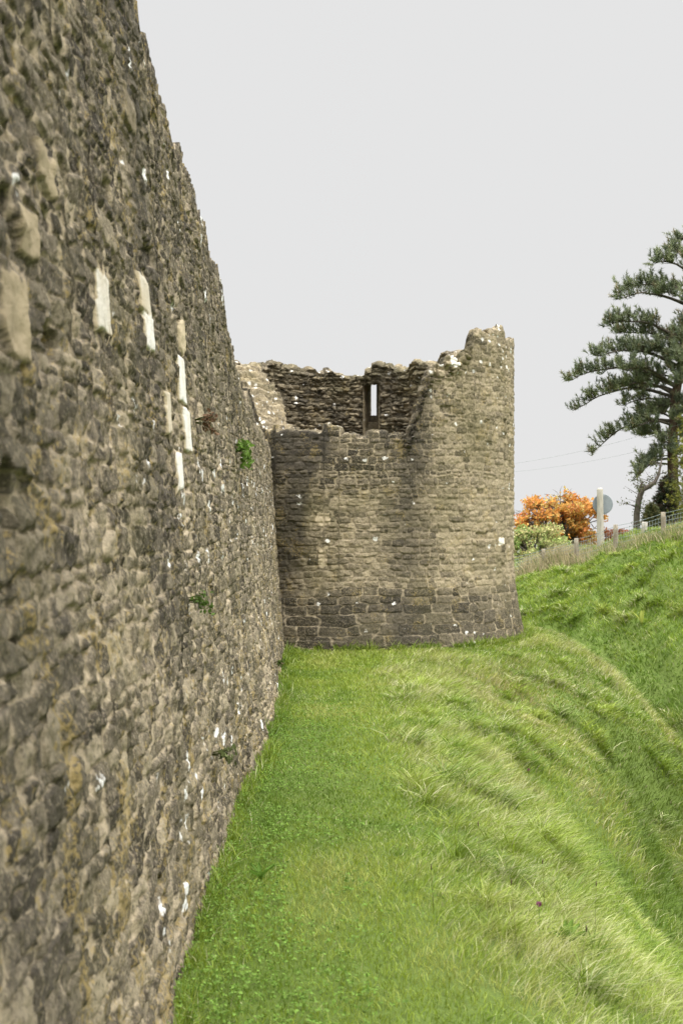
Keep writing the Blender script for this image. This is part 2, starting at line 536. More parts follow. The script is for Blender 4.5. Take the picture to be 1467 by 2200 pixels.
# ---------------------------------------------------------------- curtain wall
BY = np.array([-6, 4.25, 5.5, 6.75, 8.6, 10.9, 13.0, 16.4, 30])
BA = np.array([.52, .52, .53, .485, .462, .40, .44, .50, .50])


def wall_a(Y, z):
    """distance of the wall face to the left of the lens, at height z"""
    Y = np.asarray(Y, float); z = np.asarray(z, float)
    foot = np.interp(Y, BY, BA)
    mid = .515
    foot = foot - (.05 * vnoise(Y * 1.9, Y * 0, 331) + .05 * vnoise(np.floor(Y * 1.3 + .4) * 3.1, Y * 0, 332) + .02 * vnoise(Y * 6, Y * 0, 333)) * np.clip(1 - z / .55, 0, 1)
    w = np.clip(z / 1.0, 0, 1)
    return (foot * (1 - w) + mid * w) + .068 * np.maximum(z, 0)


HY = np.array([-6, 3.0, 5.4, 6.3, 7.2, 8.4, 9.0, 9.42, 9.75, 9.95, 10.6, 12.0, 13.6, 15.0, 18])
HZ = np.array([4.3, 4.1, 3.85, 3.73, 3.61, 3.55, 3.47, 3.43, 3.15, 3.06, 2.98, 2.86, 2.78, 2.74, 2.73])


def img_to_wall(x, y):
    a = .7
    for _ in range(12):
        d = 2700 * a / (690 - x)
        z = EYE + (1120 - y) * d / 2700
        a = float(wall_a(d, z)) - .012
    return d, z


def build_curtain():
    Ys = [-3.0]
    while Ys[-1] < 17.45:
        d = max(Ys[-1], 0)
        Ys.append(Ys[-1] + (0.05 if d < 1.2 else min(max(.0027 * d, .005), .0165)))
    Ys = np.array(Ys)
    nf, nt, nb = 560, 40, 30
    H = np.interp(Ys, HY, HZ)
    # ruined top: stone-sized steps
    st0 = np.floor((Ys + .06 * fbm(Ys * 3, Ys * 0, 3)) / .21)
    H = H + .12 * (hash2(st0, st0 * 0, 71) - .5) + .15 * (hash2(np.floor(Ys / .55), st0 * 0, 72) - .5) + .02 * fbm(Ys * 9, Ys * 0, 4)
    tt = np.concatenate([np.linspace(0, 1, nf), 1 + np.linspace(0, 1, nt + 1)[1:], 2 + np.linspace(0, 1, nb + 1)[1:]])
    Yg, Tg = np.meshgrid(Ys, tt, indexing='ij')
    Hg = np.repeat(H[:, None], len(tt), 1)
    W = 1.1
    zf = -.3 + (Hg + .3) * np.clip(Tg, 0, 1)
    front = Tg <= 1; top = (Tg > 1) & (Tg <= 2); back = Tg > 2
    z = np.where(back, Hg + (-.3 - Hg) * (Tg - 2), zf)
    depth_in = np.where(front, 0, np.where(top, W * (Tg - 1), W))
    v = np.where(front, z, np.where(top, Hg + depth_in, Hg + W + (Hg - z)))
    st = Stones(-4, 19, rows_between(-.6, 10, .036, .10, 11), 12, jit=.36, p=4.6)
    st.tone = np.clip(.44 + (st.tone - .47) * 1.0, 0, 1)
    i, m, h = surface(st, Yg, v, .016, 100, mort=.001, gap=.0115, rough=1.05, dome=.06)
    # the joint-filled patches where mortar smears over the stones
    smear = sstep(.05, .45, fbm(Yg * 2.4, v * 3.2, 140, 3))
    pale = np.zeros_like(z)
    tone = st.tone[i] + .16 * fbm(Yg * .35, v * .5, 150) - .10 * sstep(1.7, 3.3, z)
    rects = []
    for (xa, xb, ya, yb, val) in ((203, 229, 590, 712, .80), (297, 316, 597, 668, .72), (309, 326, 680, 748, 1.0),
                                  (381, 394, 768, 862, 1.0), (394, 406, 880, 968, 1.0), (355, 363, 845, 930, .62),
                                  (378, 389, 972, 1052, 1.0), (40, 74, 452, 545, .22), (6, 50, 600, 770, .20),
                                  (80, 112, 330, 398, .22), (383, 394, 695, 760, .5), (265, 284, 205, 262, .12)):
        yc = .5 * (ya + yb)
        d0, _ = img_to_wall(xa, yc); d1, _ = img_to_wall(xb, yc)
        _, z1 = img_to_wall(.5 * (xa + xb), ya); _, z0 = img_to_wall(.5 * (xa + xb), yb)
        rects.append((d0, d1, z0, z1, val))
    for (d0, d1, z0, z1, val) in rects:
        eu = np.minimum(Yg - d0, d1 - Yg); ev_ = np.minimum(z - z0, z1 - z)
        e = np.minimum(eu, ev_) + (.014 if val > .55 else .05) * fbm(Yg * 9, v * 10, 160)
        k = sstep(-.004, .006, e) * front
        h = h * (1 - k) + k * (.024 + (.003 if val > .55 else .012) * fbm(Yg * 20, v * 20, 161))
        m = np.maximum(m, k)
        pale = np.where(k > .5, val * np.clip(1 + .26 * fbm(Yg * 7, v * 6, 163), .5, 1.1), pale)
    # putlog holes and lost stones
    for (x, y, du, dz) in ((115, 735, .07, .05), (15, 1090, .05, .09), (345, 1915, .05, .05), (620, 1040, .05, .05)):
        if x > 600: continue
        d0, z0 = img_to_wall(x, y)
        e = np.hypot((Yg - d0) / du, (z - z0) / dz)
        h = h - .13 * sstep(1.15, .8, e) * front
    joint = np.clip(1 - m * (1 - .5 * smear), 0, 1)
    wt = np.where(front, 1.0, 0.0)
    X = np.where(back, 0, 0) - wall_a(Yg, np.where(front, z, np.minimum(z, Hg))) - depth_in
    up = np.where(front, sstep(-.12, 0, z - Hg) * .8, np.where(top, 1, 0))
    side = np.where(front, 1 - .5 * up, np.where(back, -1, 0))
    X = X + h * side
    z = z + h * up
    yk = .030 * sstep(1.4, .2, z) + .03 * fbm(Yg * .8, z * .8, 181)
    ws = .05 + .26 * sstep(3.0, 6.5, Yg) + .07 * sstep(2.6, 3.4, z)
    stain_dark = np.clip(.35 * sstep(.1, .5, fbm(Yg * .8, z * .5, 190)) + .25 * sstep(2.2, 3.6, z), 0, .55)
    V = np.stack([X, Yg, z], -1).reshape(-1, 3)
    at = dict(stone_tone=tone.ravel(), joint=joint.ravel(), pale=pale.ravel(), stain_dark=stain_dark.ravel(),
              lichen=yk.ravel(), white_spots=ws.ravel())
    o = make_mesh('curtain_wall', V, grid_quads(len(Ys), len(tt)), None, at, M_CURTAIN)
    return tag(o, 'long ruined curtain wall of dark rubble stone running along the left towards the round tower', 'castle wall')


curtain = build_curtain()

# ---------------------------------------------------------------- round tower
DEG = math.pi / 180


def tower_R(z):
    t = np.clip((1.05 - z) / 1.05, 0, 1.3)
    return 2.425 + .165 * t ** 1.4


HTH = np.array([-180, -150, -120, -95, -75, -62, -55, -50, -42, -38, -35, -32.5, -30.5, 0, 14, 17, 19.5, 22, 24, 27, 31, 35.5, 39.5, 42.3, 43.0, 60, 80, 100, 125, 150, 180])
HTZ = np.array([4.18, 4.22, 4.13, 4.08, 3.98, 3.84, 3.80, 3.78, 3.72, 3.60, 3.32, 3.05, 2.88, 2.87, 2.88, 2.92, 3.1, 3.45, 3.68, 3.82, 3.90, 3.96, 4.06, 4.11, 4.34, 4.37, 4.36, 4.34, 4.27, 4.21, 4.18])


def build_tower():
    n_th = 1150
    # finer towards the camera side
    a_ = np.linspace(-180, 180, 7201)
    den = np.where(np.abs(a_) < 95, 1.0, .45) + 2.2 * ((a_ > -58) & (a_ < -28)) + 2.0 * ((a_ > 13) & (a_ < 44))
    cum = np.cumsum(den); cum = (cum - cum[0]) / (cum[-1] - cum[0])
    th = np.interp(np.linspace(0, 1, n_th + 1)[:-1], cum, a_)
    H = np.interp(th, HTH, HTZ)
    k1 = np.floor(th / 5.2 + .4 * vnoise(th * .1, th * 0, 3)); k2 = np.floor(th / 9.0)
    calm = 1 - .6 * ((th > 24) & (th < 43.5))
    H = H + calm * .12 * (hash2(k1, k1 * 0, 41) - .5) + calm * .12 * (hash2(k2, k2 * 0, 43) - .5) + .02 * fbm(th * .5, th * 0, 44)
    ramp_ = ((th > -58) & (th < -30)) | ((th > 15.5) & (th < 38))
    H = np.where(ramp_, np.round((H + .03 * fbm(th * .8, th * 0, 45)) / .095) * .095, H)
    # soften each step over two or three columns
    for _ in range(2): H = np.where(ramp_, (np.roll(H, 1) + 2 * H + np.roll(H, -1)) / 4, H)
    dHdu = np.gradient(H, th * DEG * 2.43)
    # the inner skin has fallen away beside the break, leaving only the outer face at full height
    drop = np.maximum(.42 * sstep(16, 30, th) * sstep(104, 70, th), .95 * sstep(13.5, 18, th) * sstep(48, 38, th))
    drop = np.minimum(drop, H - 2.35)
    NO, NT, NI, NFL = 350, 52, 190, 10
    t = np.concatenate([np.linspace(0, 1, NO), 1 + np.linspace(0, 1, NT + 1)[1:], 2 + np.linspace(0, 1, NI + 1)[1:], 3 + np.linspace(0, 1, NFL + 1)[1:]])
    TH, T = np.meshgrid(th, t, indexing='ij')
    Hg = np.repeat(H[:, None], len(t), 1)
    outer = T <= 1; top = (T > 1) & (T <= 2); inner = (T > 2) & (T <= 3); floor = T > 3
    ZB, ZI, TK = -.3, 2.15, .66
    z = np.where(outer, ZB + (Hg - ZB) * np.clip(T, 0, 1), np.where(top, Hg, np.where(inner, Hg + (ZI - Hg) * (T - 2), ZI)))
    Ro = tower_R(z) + np.where((TH < -3) & (z < .12), .05, 0) * outer
    Rt = tower_R(Hg)
    r = np.where(outer, Ro, np.where(top, Rt - TK * (T - 1), np.where(inner, Rt - TK, (Rt - TK) * (4 - T) + .01)))
    s_in = TK * (np.clip(T, 1, 2) - 1)
    dr = np.repeat(drop[:, None], len(t), 1)
    Hin = Hg - dr
    z = np.where(top, Hg - dr * sstep(.10, .42, s_in / TK) + .05 * fbm(TH * .25, s_in * 5, 46) * sstep(0, .2, s_in / TK) * sstep(1, .8, s_in / TK), np.where(inner, Hin + (ZI - Hin) * (T - 2), z))
    # pattern coordinates
    u = TH * DEG * 2.43
    v = np.where(outer, z, np.where(top, Hg + s_in, np.where(inner, 12 + z, 20 + r)))
    rows = [-.42, -.27, -.12, .02] + [.02 + .148, .31, .46, .585, .69, .80] + rows_between(.88, 9.0, .048, .098, 61)
    st = Stones(-9, 9, rows, 62, jit=.28, p=4.2)
    st.tone = np.clip(.48 + (st.tone - .47) * .72 + np.where(st.V < .76, -.20, .02), 0, 1)
    i, m, h = surface(st, u, v, .014, 300, gap=.014, rough=.75, dome=.15)
    stc = Stones(-9, 9, rows_between(10, 24, .03, .085, 65), 66, jit=.5, p=3.0)
    ic, mc_, hc = surface(stc, np.where(top, (u + s_in) * .5, u * .8), np.where(outer, 12 + z, np.where(top, 12 + z + s_in * .3, v)), .075, 400, gap=.010, rough=1.6, dome=.1)
    core = np.where(inner | floor | top, 1.0, 0.0)
    # torn wall ends: rough core shows on the outside near the breaks
    core = np.maximum(core, outer * sstep(.28, .05, Hg - z + .12 * fbm(u * 3, v * 3, 91)) * ((TH < 41) & (TH > 15)))
    torn0 = sstep(-28, -32, TH) * sstep(-85, -62, TH) * top
    hh = h * (1 - core) + hc * core * (1 - .5 * torn0) * (1 - .4 * top)
    tone = st.tone[i] * (1 - core) + (stc.tone[ic]) * core
    mm = m * (1 - core) + (mc_ * .7 + .3) * core
    # right side of the tower is paler and cleaner, left side dark and mossy
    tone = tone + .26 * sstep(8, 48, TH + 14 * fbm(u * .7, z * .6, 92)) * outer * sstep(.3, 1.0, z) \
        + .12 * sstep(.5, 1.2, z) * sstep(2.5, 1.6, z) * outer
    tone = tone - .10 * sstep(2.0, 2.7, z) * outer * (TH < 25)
    tone = tone + .17 * np.exp(-((TH + 1 - 4 * vnoise(z * 1.5, z * 0, 221)) / 7.5) ** 2) * sstep(.55, .8, z) * sstep(2.3, 1.9, z) * outer
    # single blackened stones, mostly high on the left
    blk = (hash2(i * 1.0, i * 0.0, 201) < .05 + .22 * sstep(1.5, 2.6, z + .5 * fbm(u * .9, z * .9, 202)) * sstep(28, 5, TH)) & (outer)
    tone = np.where(blk, tone - .33, tone)
    # horizontal course offsets on the broken top
    up = np.where(outer, sstep(-.08, 0, z - Hg) * .7, np.where(top, 1, np.where(floor, 1, 0)))
    side = np.where(outer, 1 - .5 * up, np.where(inner, -1, 0))
    g = np.repeat(dHdu[:, None], len(t), 1)
    nl = np.sqrt(1 + g * g)
    r = r + hh * side
    zz = z + hh * up * np.where(floor, .6, 1) * np.where(top, 1 / nl, 1)
    TH = TH + np.where(top, -g / nl * hh / 2.1 / DEG * .8, 0)
    X = TX + r * np.sin(TH * DEG); Y = TY - r * np.cos(TH * DEG)
    Wd = fbm(u * 1.4, z * .45, 95)
    streak = np.exp(-((TH - 17.5 - 3 * vnoise(z * 2, z * 0, 96)) / 6.5) ** 2) * sstep(.8, 1.2, z) * .55
    stain_dark = outer * np.clip(streak + .72 * sstep(.0, .36, Wd + .25 * sstep(2.1, 2.7, z) - .05) * sstep(30, -10, TH) + .30 * (z < .78) * (TH < 50) * (TH > -12) * (1 - sstep(.6, .8, z)), 0, .75)
    stain_dark = stain_dark + inner * np.clip(.32 + .5 * fbm(u * 1.1, z * 1.5, 97) - .3 * sstep(165, 130, np.abs(TH)) * (TH > 0), 0, .8)  # inner faces darkened overall, in uneven patches
    torn = sstep(-28, -32, TH) * sstep(-85, -62, TH) * (top | inner)
    stain_dark = stain_dark * (1 - torn)
    tone = tone + .18 * torn - .14 * top * (TH > 8) * (TH < 43)
    joint = np.clip(1 - mm, 0, 1)
    joint = np.where(stain_dark > .5, joint * .6, joint)
    pale = np.zeros_like(z)
    for (ta, tb, za, zb, val) in ((-12.5, -8, 1.66, 1.83, .42), (-12, -9, 1.1, 1.36, .36), (31, 35, 3.78, 3.93, .95), (58, 62, 1.37, 1.47, .9)):
        e = np.minimum(np.minimum(TH - ta, tb - TH) * .042, np.minimum(z - za, zb - z)) + .05 * fbm(u * 7, z * 7, 98)
        pale = np.where((e > 0) & outer, val, pale)
    lich = .045 * sstep(-12, -30, TH) * outer * sstep(.6, 1.4, z) * sstep(2.6, 1.8, z) + .03 * fbm(u, z, 99)
    ws = .09 + .13 * sstep(2.2, 2.9, z) + .34 * sstep(3.3, 4.1, z) * outer + .75 * torn + top * (.12 + .28 * ((TH < 8) | (TH > 43))) + .05 * sstep(20, 60, TH)
    ws = np.where(inner & (torn < .3), .07 + .25 * sstep(4.0, 4.12, z), ws)
    V = np.stack([X, Y, zz], -1).reshape(-1, 3)
    Q = grid_quads(len(th), len(t), wrap=True)
    # opening of the arrow slit
    nv = len(t)
    qi = Q[:, 0] // nv; qj = Q[:, 0] % nv
    cz = z.reshape(-1)[Q].mean(1); cth = th[qi]; cT = t[qj]
    bx = X.reshape(-1)[Q].mean(1)
    backside = np.abs(cth) > 120
    kill_in = backside & (cT > 2) & (cT < 3) & (bx > IN0 - .004) & (bx < IN1 + .004) & (cz < IN_T) & (cz > IN_B)
    kill_out = backside & (cT < 1) & (bx > OUT0) & (bx < OUT1) & (cz < SLIT_T) & (cz > SLIT_B)
    Q = Q[~(kill_in | kill_out)]
    at = dict(stone_tone=tone.ravel(), joint=joint.ravel(), pale=pale.ravel(), stain_dark=stain_dark.ravel(),
              lichen=lich.ravel(), white_spots=ws.ravel())
    ws = np.clip(ws * (1 + 1.6 * fbm(u * 1.1, z * 1.1, 211)), 0, 1)
    at['white_spots'] = ws.ravel()
    at = {k: np.broadcast_to(a_, (V.shape[0],)) for k, a_ in at.items()}
    o = make_mesh('round_tower', V, Q, None, at, M_TOWER)
    return tag(o, 'ruined round stone tower with broken open top standing at the end of the wall', 'tower')


IN0, IN1, IN_B, IN_T = .69, .965, 2.6, 3.96
OUT0, OUT1 = .855, .945
SLIT_B, SLIT_T = 3.50, 4.05
tower = build_tower()


def slit_part():
    """splayed embrasure lining from the inner face to the narrow slit in the outer face"""
    ri, ro = 1.80, 2.44
    def P(x, r): return np.array([x, TY + math.sqrt(r * r - (x - TX) ** 2)])
    li, ri_, lo, ro_ = P(IN0, ri - .09), P(IN1, ri - .09), P(OUT0, ro + .03), P(OUT1, ro + .03)
    Vs, Qs, A = [], [], []
    n0 = 0
    def sheet(a0, a1, b0, b1, nu, nv, seed):
        nonlocal n0
        s = np.linspace(0, 1, nu); q = np.linspace(0, 1, nv)
        S, K = np.meshgrid(s, q, indexing='ij')
        a0, a1, b0, b1 = map(np.array, (a0, a1, b0, b1))
        P_ = (a0 * (1 - S)[..., None] + a1 * S[..., None]) * (1 - K)[..., None] + (b0 * (1 - S)[..., None] + b1 * S[..., None]) * K[..., None]
        nrm = np.cross(a1 - a0, b0 - a0); nrm = nrm / np.linalg.norm(nrm)
        uu = S * np.linalg.norm(a1 - a0); vv = K * np.linalg.norm(b0 - a0)
        d = .012 * fbm(uu * 8 + seed, vv * 8, seed) + .006 * fbm(uu * 30, vv * 30, seed + 1)
        d = d * (np.minimum(S, 1 - S) > .01)
        P_ = P_ + nrm * d[..., None]
        Vs.append(P_.reshape(-1, 3)); Qs.append(grid_quads(nu, nv) + n0); n0 += nu * nv
        A.append(.72 + .3 * vnoise(np.floor(vv / .3) * 3.7, uu * 0, seed).ravel())
    e = lambda p, z: (p[0], p[1], z)
    sheet(e(li, IN_B), e(lo, SLIT_B - .0), e(li, IN_T + .02), e(lo, SLIT_T + .02), 30, 50, 1)
    sheet(e(ri_, IN_B), e(ro_, SLIT_B - .0), e(ri_, IN_T + .02), e(ro_, SLIT_T + .02), 30, 50, 5)
    sheet(e(li, IN_T), e(lo, SLIT_T), e(ri_, IN_T), e(ro_, SLIT_T), 30, 20, 9)
    # stepped sill
    steps = 5
    for k in range(steps):
        f0, f1 = k / steps, (k + 1) / steps
        za = IN_B + .30 + (SLIT_B - IN_B - .30) * f1
        zb = IN_B + .30 + (SLIT_B - IN_B - .30) * f0 - (.4 if k == 0 else 0)
        L0 = li * (1 - f0) + lo * f0; L1 = li * (1 - f1) + lo * f1
        R0 = ri_ * (1 - f0) + ro_ * f0; R1 = ri_ * (1 - f1) + ro_ * f1
        sheet(e(L0, zb), e(R0, zb), e(L0, za), e(R0, za), 20, 8, 20 + k)
        sheet(e(L0, za), e(R0, za), e(L1, za), e(R1, za), 20, 8, 30 + k)
    V = np.vstack(Vs); n = len(V); tone = np.concatenate(A)
    at = dict(stone_tone=tone, joint=np.zeros(n), pale=np.zeros(n), stain_dark=np.zeros(n), lichen=np.zeros(n), white_spots=np.full(n, .12))
    o = make_mesh('arrow_slit', V, np.vstack(Qs), None, at, M_TOWER, parent=tower)
    return o


slit_part()


# ---------------------------------------------------------------- grass
def blades(P, h, w, lean_dir, lean, C, segs=2, curl=1.0):
    """one tapering bent blade per row of P"""
    n = len(P)
    ld = np.stack([np.cos(lean_dir), np.sin(lean_dir), np.zeros(n)], 1)
    fa = rng.uniform(0, 2 * np.pi, n)
    wd = np.stack([np.cos(fa), np.sin(fa), np.zeros(n)], 1)
    rows = []
    for k in range(segs):
        t = k / segs
        c = P + np.stack([np.zeros(n), np.zeros(n), h * t * (1 - .35 * lean * t * curl)], 1) + ld * (h * lean * t ** 1.7)[:, None]
        ww = (w * (1 - .35 * t))[:, None] * .5
        rows += [c - wd * ww, c + wd * ww]
    tip = P + np.stack([np.zeros(n), np.zeros(n), h * (1 - .35 * lean * curl)], 1) + ld * (h * lean)[:, None]
    rows.append(tip)
    nv = len(rows)
    V = np.stack(rows, 1).reshape(-1, 3)
    b = np.arange(n)[:, None] * nv
    Q = [b + np.array([2 * k, 2 * k + 1, 2 * k + 3, 2 * k + 2]) for k in range(segs - 1)]
    T = b + np.array([2 * segs - 2, 2 * segs - 1, 2 * segs])
    return V, (np.concatenate(Q) if Q else None), T, np.repeat(C, nv, axis=0)


def downhill(X, Y):
    e = .15
    gx_ = (ground_z(X + e, Y) - ground_z(X - e, Y)) / (2 * e)
    gy_ = (ground_z(X, Y + e) - ground_z(X, Y - e)) / (2 * e)
    return np.arctan2(-gy_, -gx_), np.hypot(gx_, gy_)


def palette(n, t, pale, seed):
    """t: 0 deep green .. 1 yellow green; pale: share of straw"""
    deep = np.array([.105, .175, .018]); mid = np.array([.215, .285, .030]); yel = np.array([.32, .34, .085])
    straw = np.array([.46, .45, .25])
    t = np.clip(t, 0, 1)[:, None]
    c = np.where(t < .5, deep + (mid - deep) * t * 2, mid + (yel - mid) * (t * 2 - 1))
    k = (rng.uniform(0, 1, n) < pale)[:, None] * rng.uniform(.35, 1, (n, 1))
    c = c * (1 - k) + straw * k
    return c * rng.uniform(.75, 1.25, (n, 1))


lawn, slope = MB(), MB()
regions = ((2.4, 8.0, -.62, 3.6, 5600), (8.0, 13.0, -.62, 6.0, 2700), (13.0, 22.0, -.8, 9.5, 2100), (22.0, 37.0, 1.5, 14.5, 900))
for (y0, y1, x0, x1, dens) in regions:
    n = int((y1 - y0) * (x1 - x0) * dens)
    X = rng.uniform(x0, x1, n); Y = rng.uniform(y0, y1, n)
    keep = (X < .30 * Y + 1.3) & (np.hypot(X - TX, Y - TY) > 2.5) & (X > -wall_a(Y, 0) - .03)
    keep &= ~((Y > 19) & (X < .12 * Y))
    X, Y = X[keep], Y[keep]
    q = q_of(X, Y); d = np.hypot(X, Y)
    Z = ground_z(X, Y) - .005
    P = np.stack([X, Y, Z], 1)
    dh, sl = downhill(X, Y)
    n = len(X)
    patch = fbm(X * 1.3, Y * 1.0, 51, 3)
    fine = fbm(X * 5, Y * 5, 55, 2)
    isl = q < .05 + .25 * fine
    # ---- short turf on the terrace
    s = isl & (rng.uniform(0, 1, n) < 1.0)
    k = s.sum()
    h = rng.uniform(.022, .05, k) * (1 + .5 * patch[s]) * np.where(X[s] < -.25, 1.25, 1) * (1 + .012 * d[s])
    w = np.maximum(.0032, .00062 * d[s]) * rng.uniform(.8, 1.4, k)
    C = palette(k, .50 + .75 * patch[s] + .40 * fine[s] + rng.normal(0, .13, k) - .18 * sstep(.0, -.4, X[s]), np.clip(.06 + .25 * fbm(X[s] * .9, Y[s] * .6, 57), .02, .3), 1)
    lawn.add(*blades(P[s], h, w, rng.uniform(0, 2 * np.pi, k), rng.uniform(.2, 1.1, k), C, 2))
    # ---- long grass on the slopes
    s = ~isl
    k = s.sum()
    crest = np.exp(-((q[s] - .75) / .75) ** 2)
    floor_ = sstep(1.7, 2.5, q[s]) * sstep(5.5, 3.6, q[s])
    bank = sstep(3.6, 4.6, q[s])
    lip = np.exp(-((q[s] - 1.45) / .4) ** 2) * sstep(15.5, 17, Y[s])  # apron lip: longer grass, its backlit fringe put in as extra straw colour
    h = (.05 + .045 * crest * (.6 + fine[s]) + .05 * bank + .03 * lip + .06 * floor_) * rng.uniform(.45, 1.5, k) * np.clip(1 + .8 * patch[s], .55, 1.6)
    w = np.maximum(.0034, .00065 * d[s]) * rng.uniform(.7, 1.3, k)
    a = dh[s] + rng.normal(0, 1.15, k)
    wind = rng.uniform(0, 1, k) < .22
    a = np.where(wind, rng.normal(.2, .6, k), a)
    t = .46 + .10 * crest - .50 * floor_ - .10 * bank - .32 * sstep(7.5, 4.5, q[s]) * bank + .62 * patch[s] + .55 * fine[s] + .4 * vnoise(X[s] * 13, Y[s] * 11, 59) + rng.normal(0, .13, k) - .06 * bank  # ditch floor and lower bank: lusher green, with shade painted into the tint
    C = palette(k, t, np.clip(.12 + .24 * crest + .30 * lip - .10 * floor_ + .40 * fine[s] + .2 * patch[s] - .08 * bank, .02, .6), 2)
    ol = ((1 - lip) * sstep(.7, 1.3, q[s]) * (1 - bank) * sstep(9, 13, Y[s]))[:, None]
    C = C * (1 - ol * np.array([.06, .17, .0]))
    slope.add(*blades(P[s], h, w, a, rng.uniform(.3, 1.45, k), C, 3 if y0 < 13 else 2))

# ragged taller grass where the mower cannot reach: the foot of the wall and of the tower
n = 9000
Y = rng.uniform(2.6, 16.8, n) ; X = -wall_a(Y, 0) + .02 + np.abs(rng.normal(0, .045, n))
k = vnoise(Y * 2.2, Y * 0, 61) + .7 * vnoise(Y * 7, Y * 0, 62) > -.18
X, Y = X[k], Y[k]
n2 = 5000
a = rng.uniform(-1.1, 1.75, n2); r = 2.60 + np.abs(rng.normal(0, .05, n2))
k = vnoise(a * 6, a * 0, 63) + .6 * vnoise(a * 15, a * 0, 64) > -.1
X = np.concatenate([X, (TX + r * np.sin(a))[k]]); Y = np.concatenate([Y, (TY - r * np.cos(a))[k]])
n = len(X); d = np.hypot(X, Y)
P = np.stack([X, Y, ground_z(X, Y)], 1)
C = palette(n, .25 + .5 * vnoise(X * 3, Y * 3, 65) + rng.normal(0, .15, n), .12, 4)
lawn.add(*blades(P, rng.uniform(.04, .11, n) * (1 + .01 * d) * np.where(rng.uniform(0, 1, n) < .15, 1.6, 1), np.maximum(.004, .00065 * d) * rng.uniform(.8, 1.4, n), rng.uniform(0, 6.3, n), rng.uniform(.2, 1.2, n), C, 2))

# lush tussocks on the crest and down the slopes
TUS = [(rng.uniform(.3, 2.1), rng.uniform(3.8, 14)) for _ in range(90)] + [(rng.uniform(2.8, 11), rng.uniform(20, 33)) for _ in range(150)] + [(rng.uniform(1.5, 5), rng.uniform(13.5, 18)) for _ in range(40)]
for (tx, ty) in TUS:
    if tx > .30 * ty + 1 or math.hypot(tx - TX, ty - TY) < 3.1 or q_of(tx, ty) < .1: continue
    k = int(rng.uniform(60, 150))
    r = np.abs(rng.normal(0, .055 * (1 + .05 * ty), k)); f = rng.uniform(0, 2 * np.pi, k)
    X = tx + r * np.cos(f); Y = ty + r * np.sin(f)
    P = np.stack([X, Y, ground_z(X, Y)], 1)
    L = rng.uniform(.10, .20) * rng.uniform(.6, 1.2, k)
    dark = rng.uniform(.0, .7)
    dhx, _ = downhill(np.array([tx]), np.array([ty]))
    C = palette(k, np.full(k, dark) + rng.normal(0, .12, k), rng.choice([.03, .1, .4]), 3)
    slope.add(*blades(P, L, np.maximum(.0045, .0007 * ty) * rng.uniform(.8, 1.5, k), np.where(rng.uniform(0, 1, k) < .5, f, dhx[0] + rng.normal(0, .6, k)), rng.uniform(.5, 1.7, k), C, 3))

# seed stalks with dark heads among the long grass
for _ in range(20):
    ty = rng.uniform(4.5, 13); tx = rng.uniform(.3, 1.9)
    z0 = float(ground_z(tx, ty)); L = rng.uniform(.16, .30); a = rng.uniform(0, 6.3); ln = rng.uniform(.02, .08)
    p0 = np.array([tx, ty, z0]); p1 = p0 + np.array([math.cos(a) * ln, math.sin(a) * ln, L])
    slope.tube([p0, .5 * (p0 + p1) + [0, 0, .01], p1], [.0012, .0011, .001], 4, (.20, .21, .07))
    slope.tube([p1, p1 + [0, 0, .012], p1 + [0, 0, .026]], [.0018, .0034, .0014], 5, (.12, .085, .05))

o = lawn.build('lawn_grass', M_GRASS)
tag(o, 'short bright green turf on the level terrace beside the castle wall', 'grass', kind='stuff')
o = slope.build('long_grass', M_GRASS)
tag(o, 'long pale wind combed grass covering the ditch slopes and the far bank', 'grass', kind='stuff')

# clover and low broad leaves in the turf, thickest near the wall foot
clo = MB()
n = 7000
Y = 3.0 + 9 * rng.uniform(0, 1, n) ** 1.5
X = -.60 + np.abs(rng.normal(0, .55, n))
k = (X > -wall_a(Y, 0) + .005) & (q_of(X, Y) < .3) & (fbm(X * 2.2, Y * 1.6, 77, 3) > -.12 + .22 * sstep(-.3, .4, X))
X, Y = X[k], Y[k]
Z = ground_z(X, Y) + rng.uniform(.02, .045, len(X)) * np.where(X < -.3, 1.4, 1)
P = np.stack([X, Y, Z], 1)
for j in range(3):
    a = rng.uniform(0, 2 * np.pi, len(P)) if j == 0 else a + 2.09
    off = np.stack([np.cos(a), np.sin(a), np.full(len(P), .1)], 1) * .0075
    C = np.array([.12, .21, .035]) * rng.uniform(.7, 1.5, (len(P), 1)) + np.array([.03, .02, .01]) * rng.uniform(0, 1, (len(P), 1))
    clo.leaves(P + off, 0.0125, C, .95, 0, 3.5)
o = clo.build('clover', M_LEAF)
tag(o, 'clover and small broad leaves spread through the turf by the wall foot', 'ground cover', kind='stuff')

# straw coloured grass along the fence
FX = lambda x, Y: (x - 690) / 2700 * Y
FENCE = [(1090, 34.3, 1196), (1167, 33.2, 1182), (1238, 32.1, 1156), (1321, 30.9, 1127), (1424, 29.4, 1100), (1530, 27.9, 1068)]
dry = MB()
fx = np.array([FX(x, Y) for x, Y, _ in FENCE]); fy = np.array([Y for _, Y, _ in FENCE])
n = 9500
t = rng.uniform(0, len(fx) - 1.001, n); i = t.astype(int); f = t - i
X = fx[i] * (1 - f) + fx[i + 1] * f; Y = fy[i] * (1 - f) + fy[i + 1] * f
off = rng.normal(.25, .42, n)
X = X + off * .45; Y = Y + off * .9
P = np.stack([X, Y, ground_z(X, Y)], 1)
h = rng.uniform(.18, .48, n) * (1 + .5 * fbm(X * 1.2, Y, 88)) * np.where(t < 2.2, 1.15, .85)
mixc = rng.uniform(0, 1, (n, 1)) < np.where(t < 2.3, .80, .45)[:, None]
C = np.where(mixc, np.array([.40, .34, .20]), np.array([.17, .21, .06])) * rng.uniform(.7, 1.25, (n, 1))
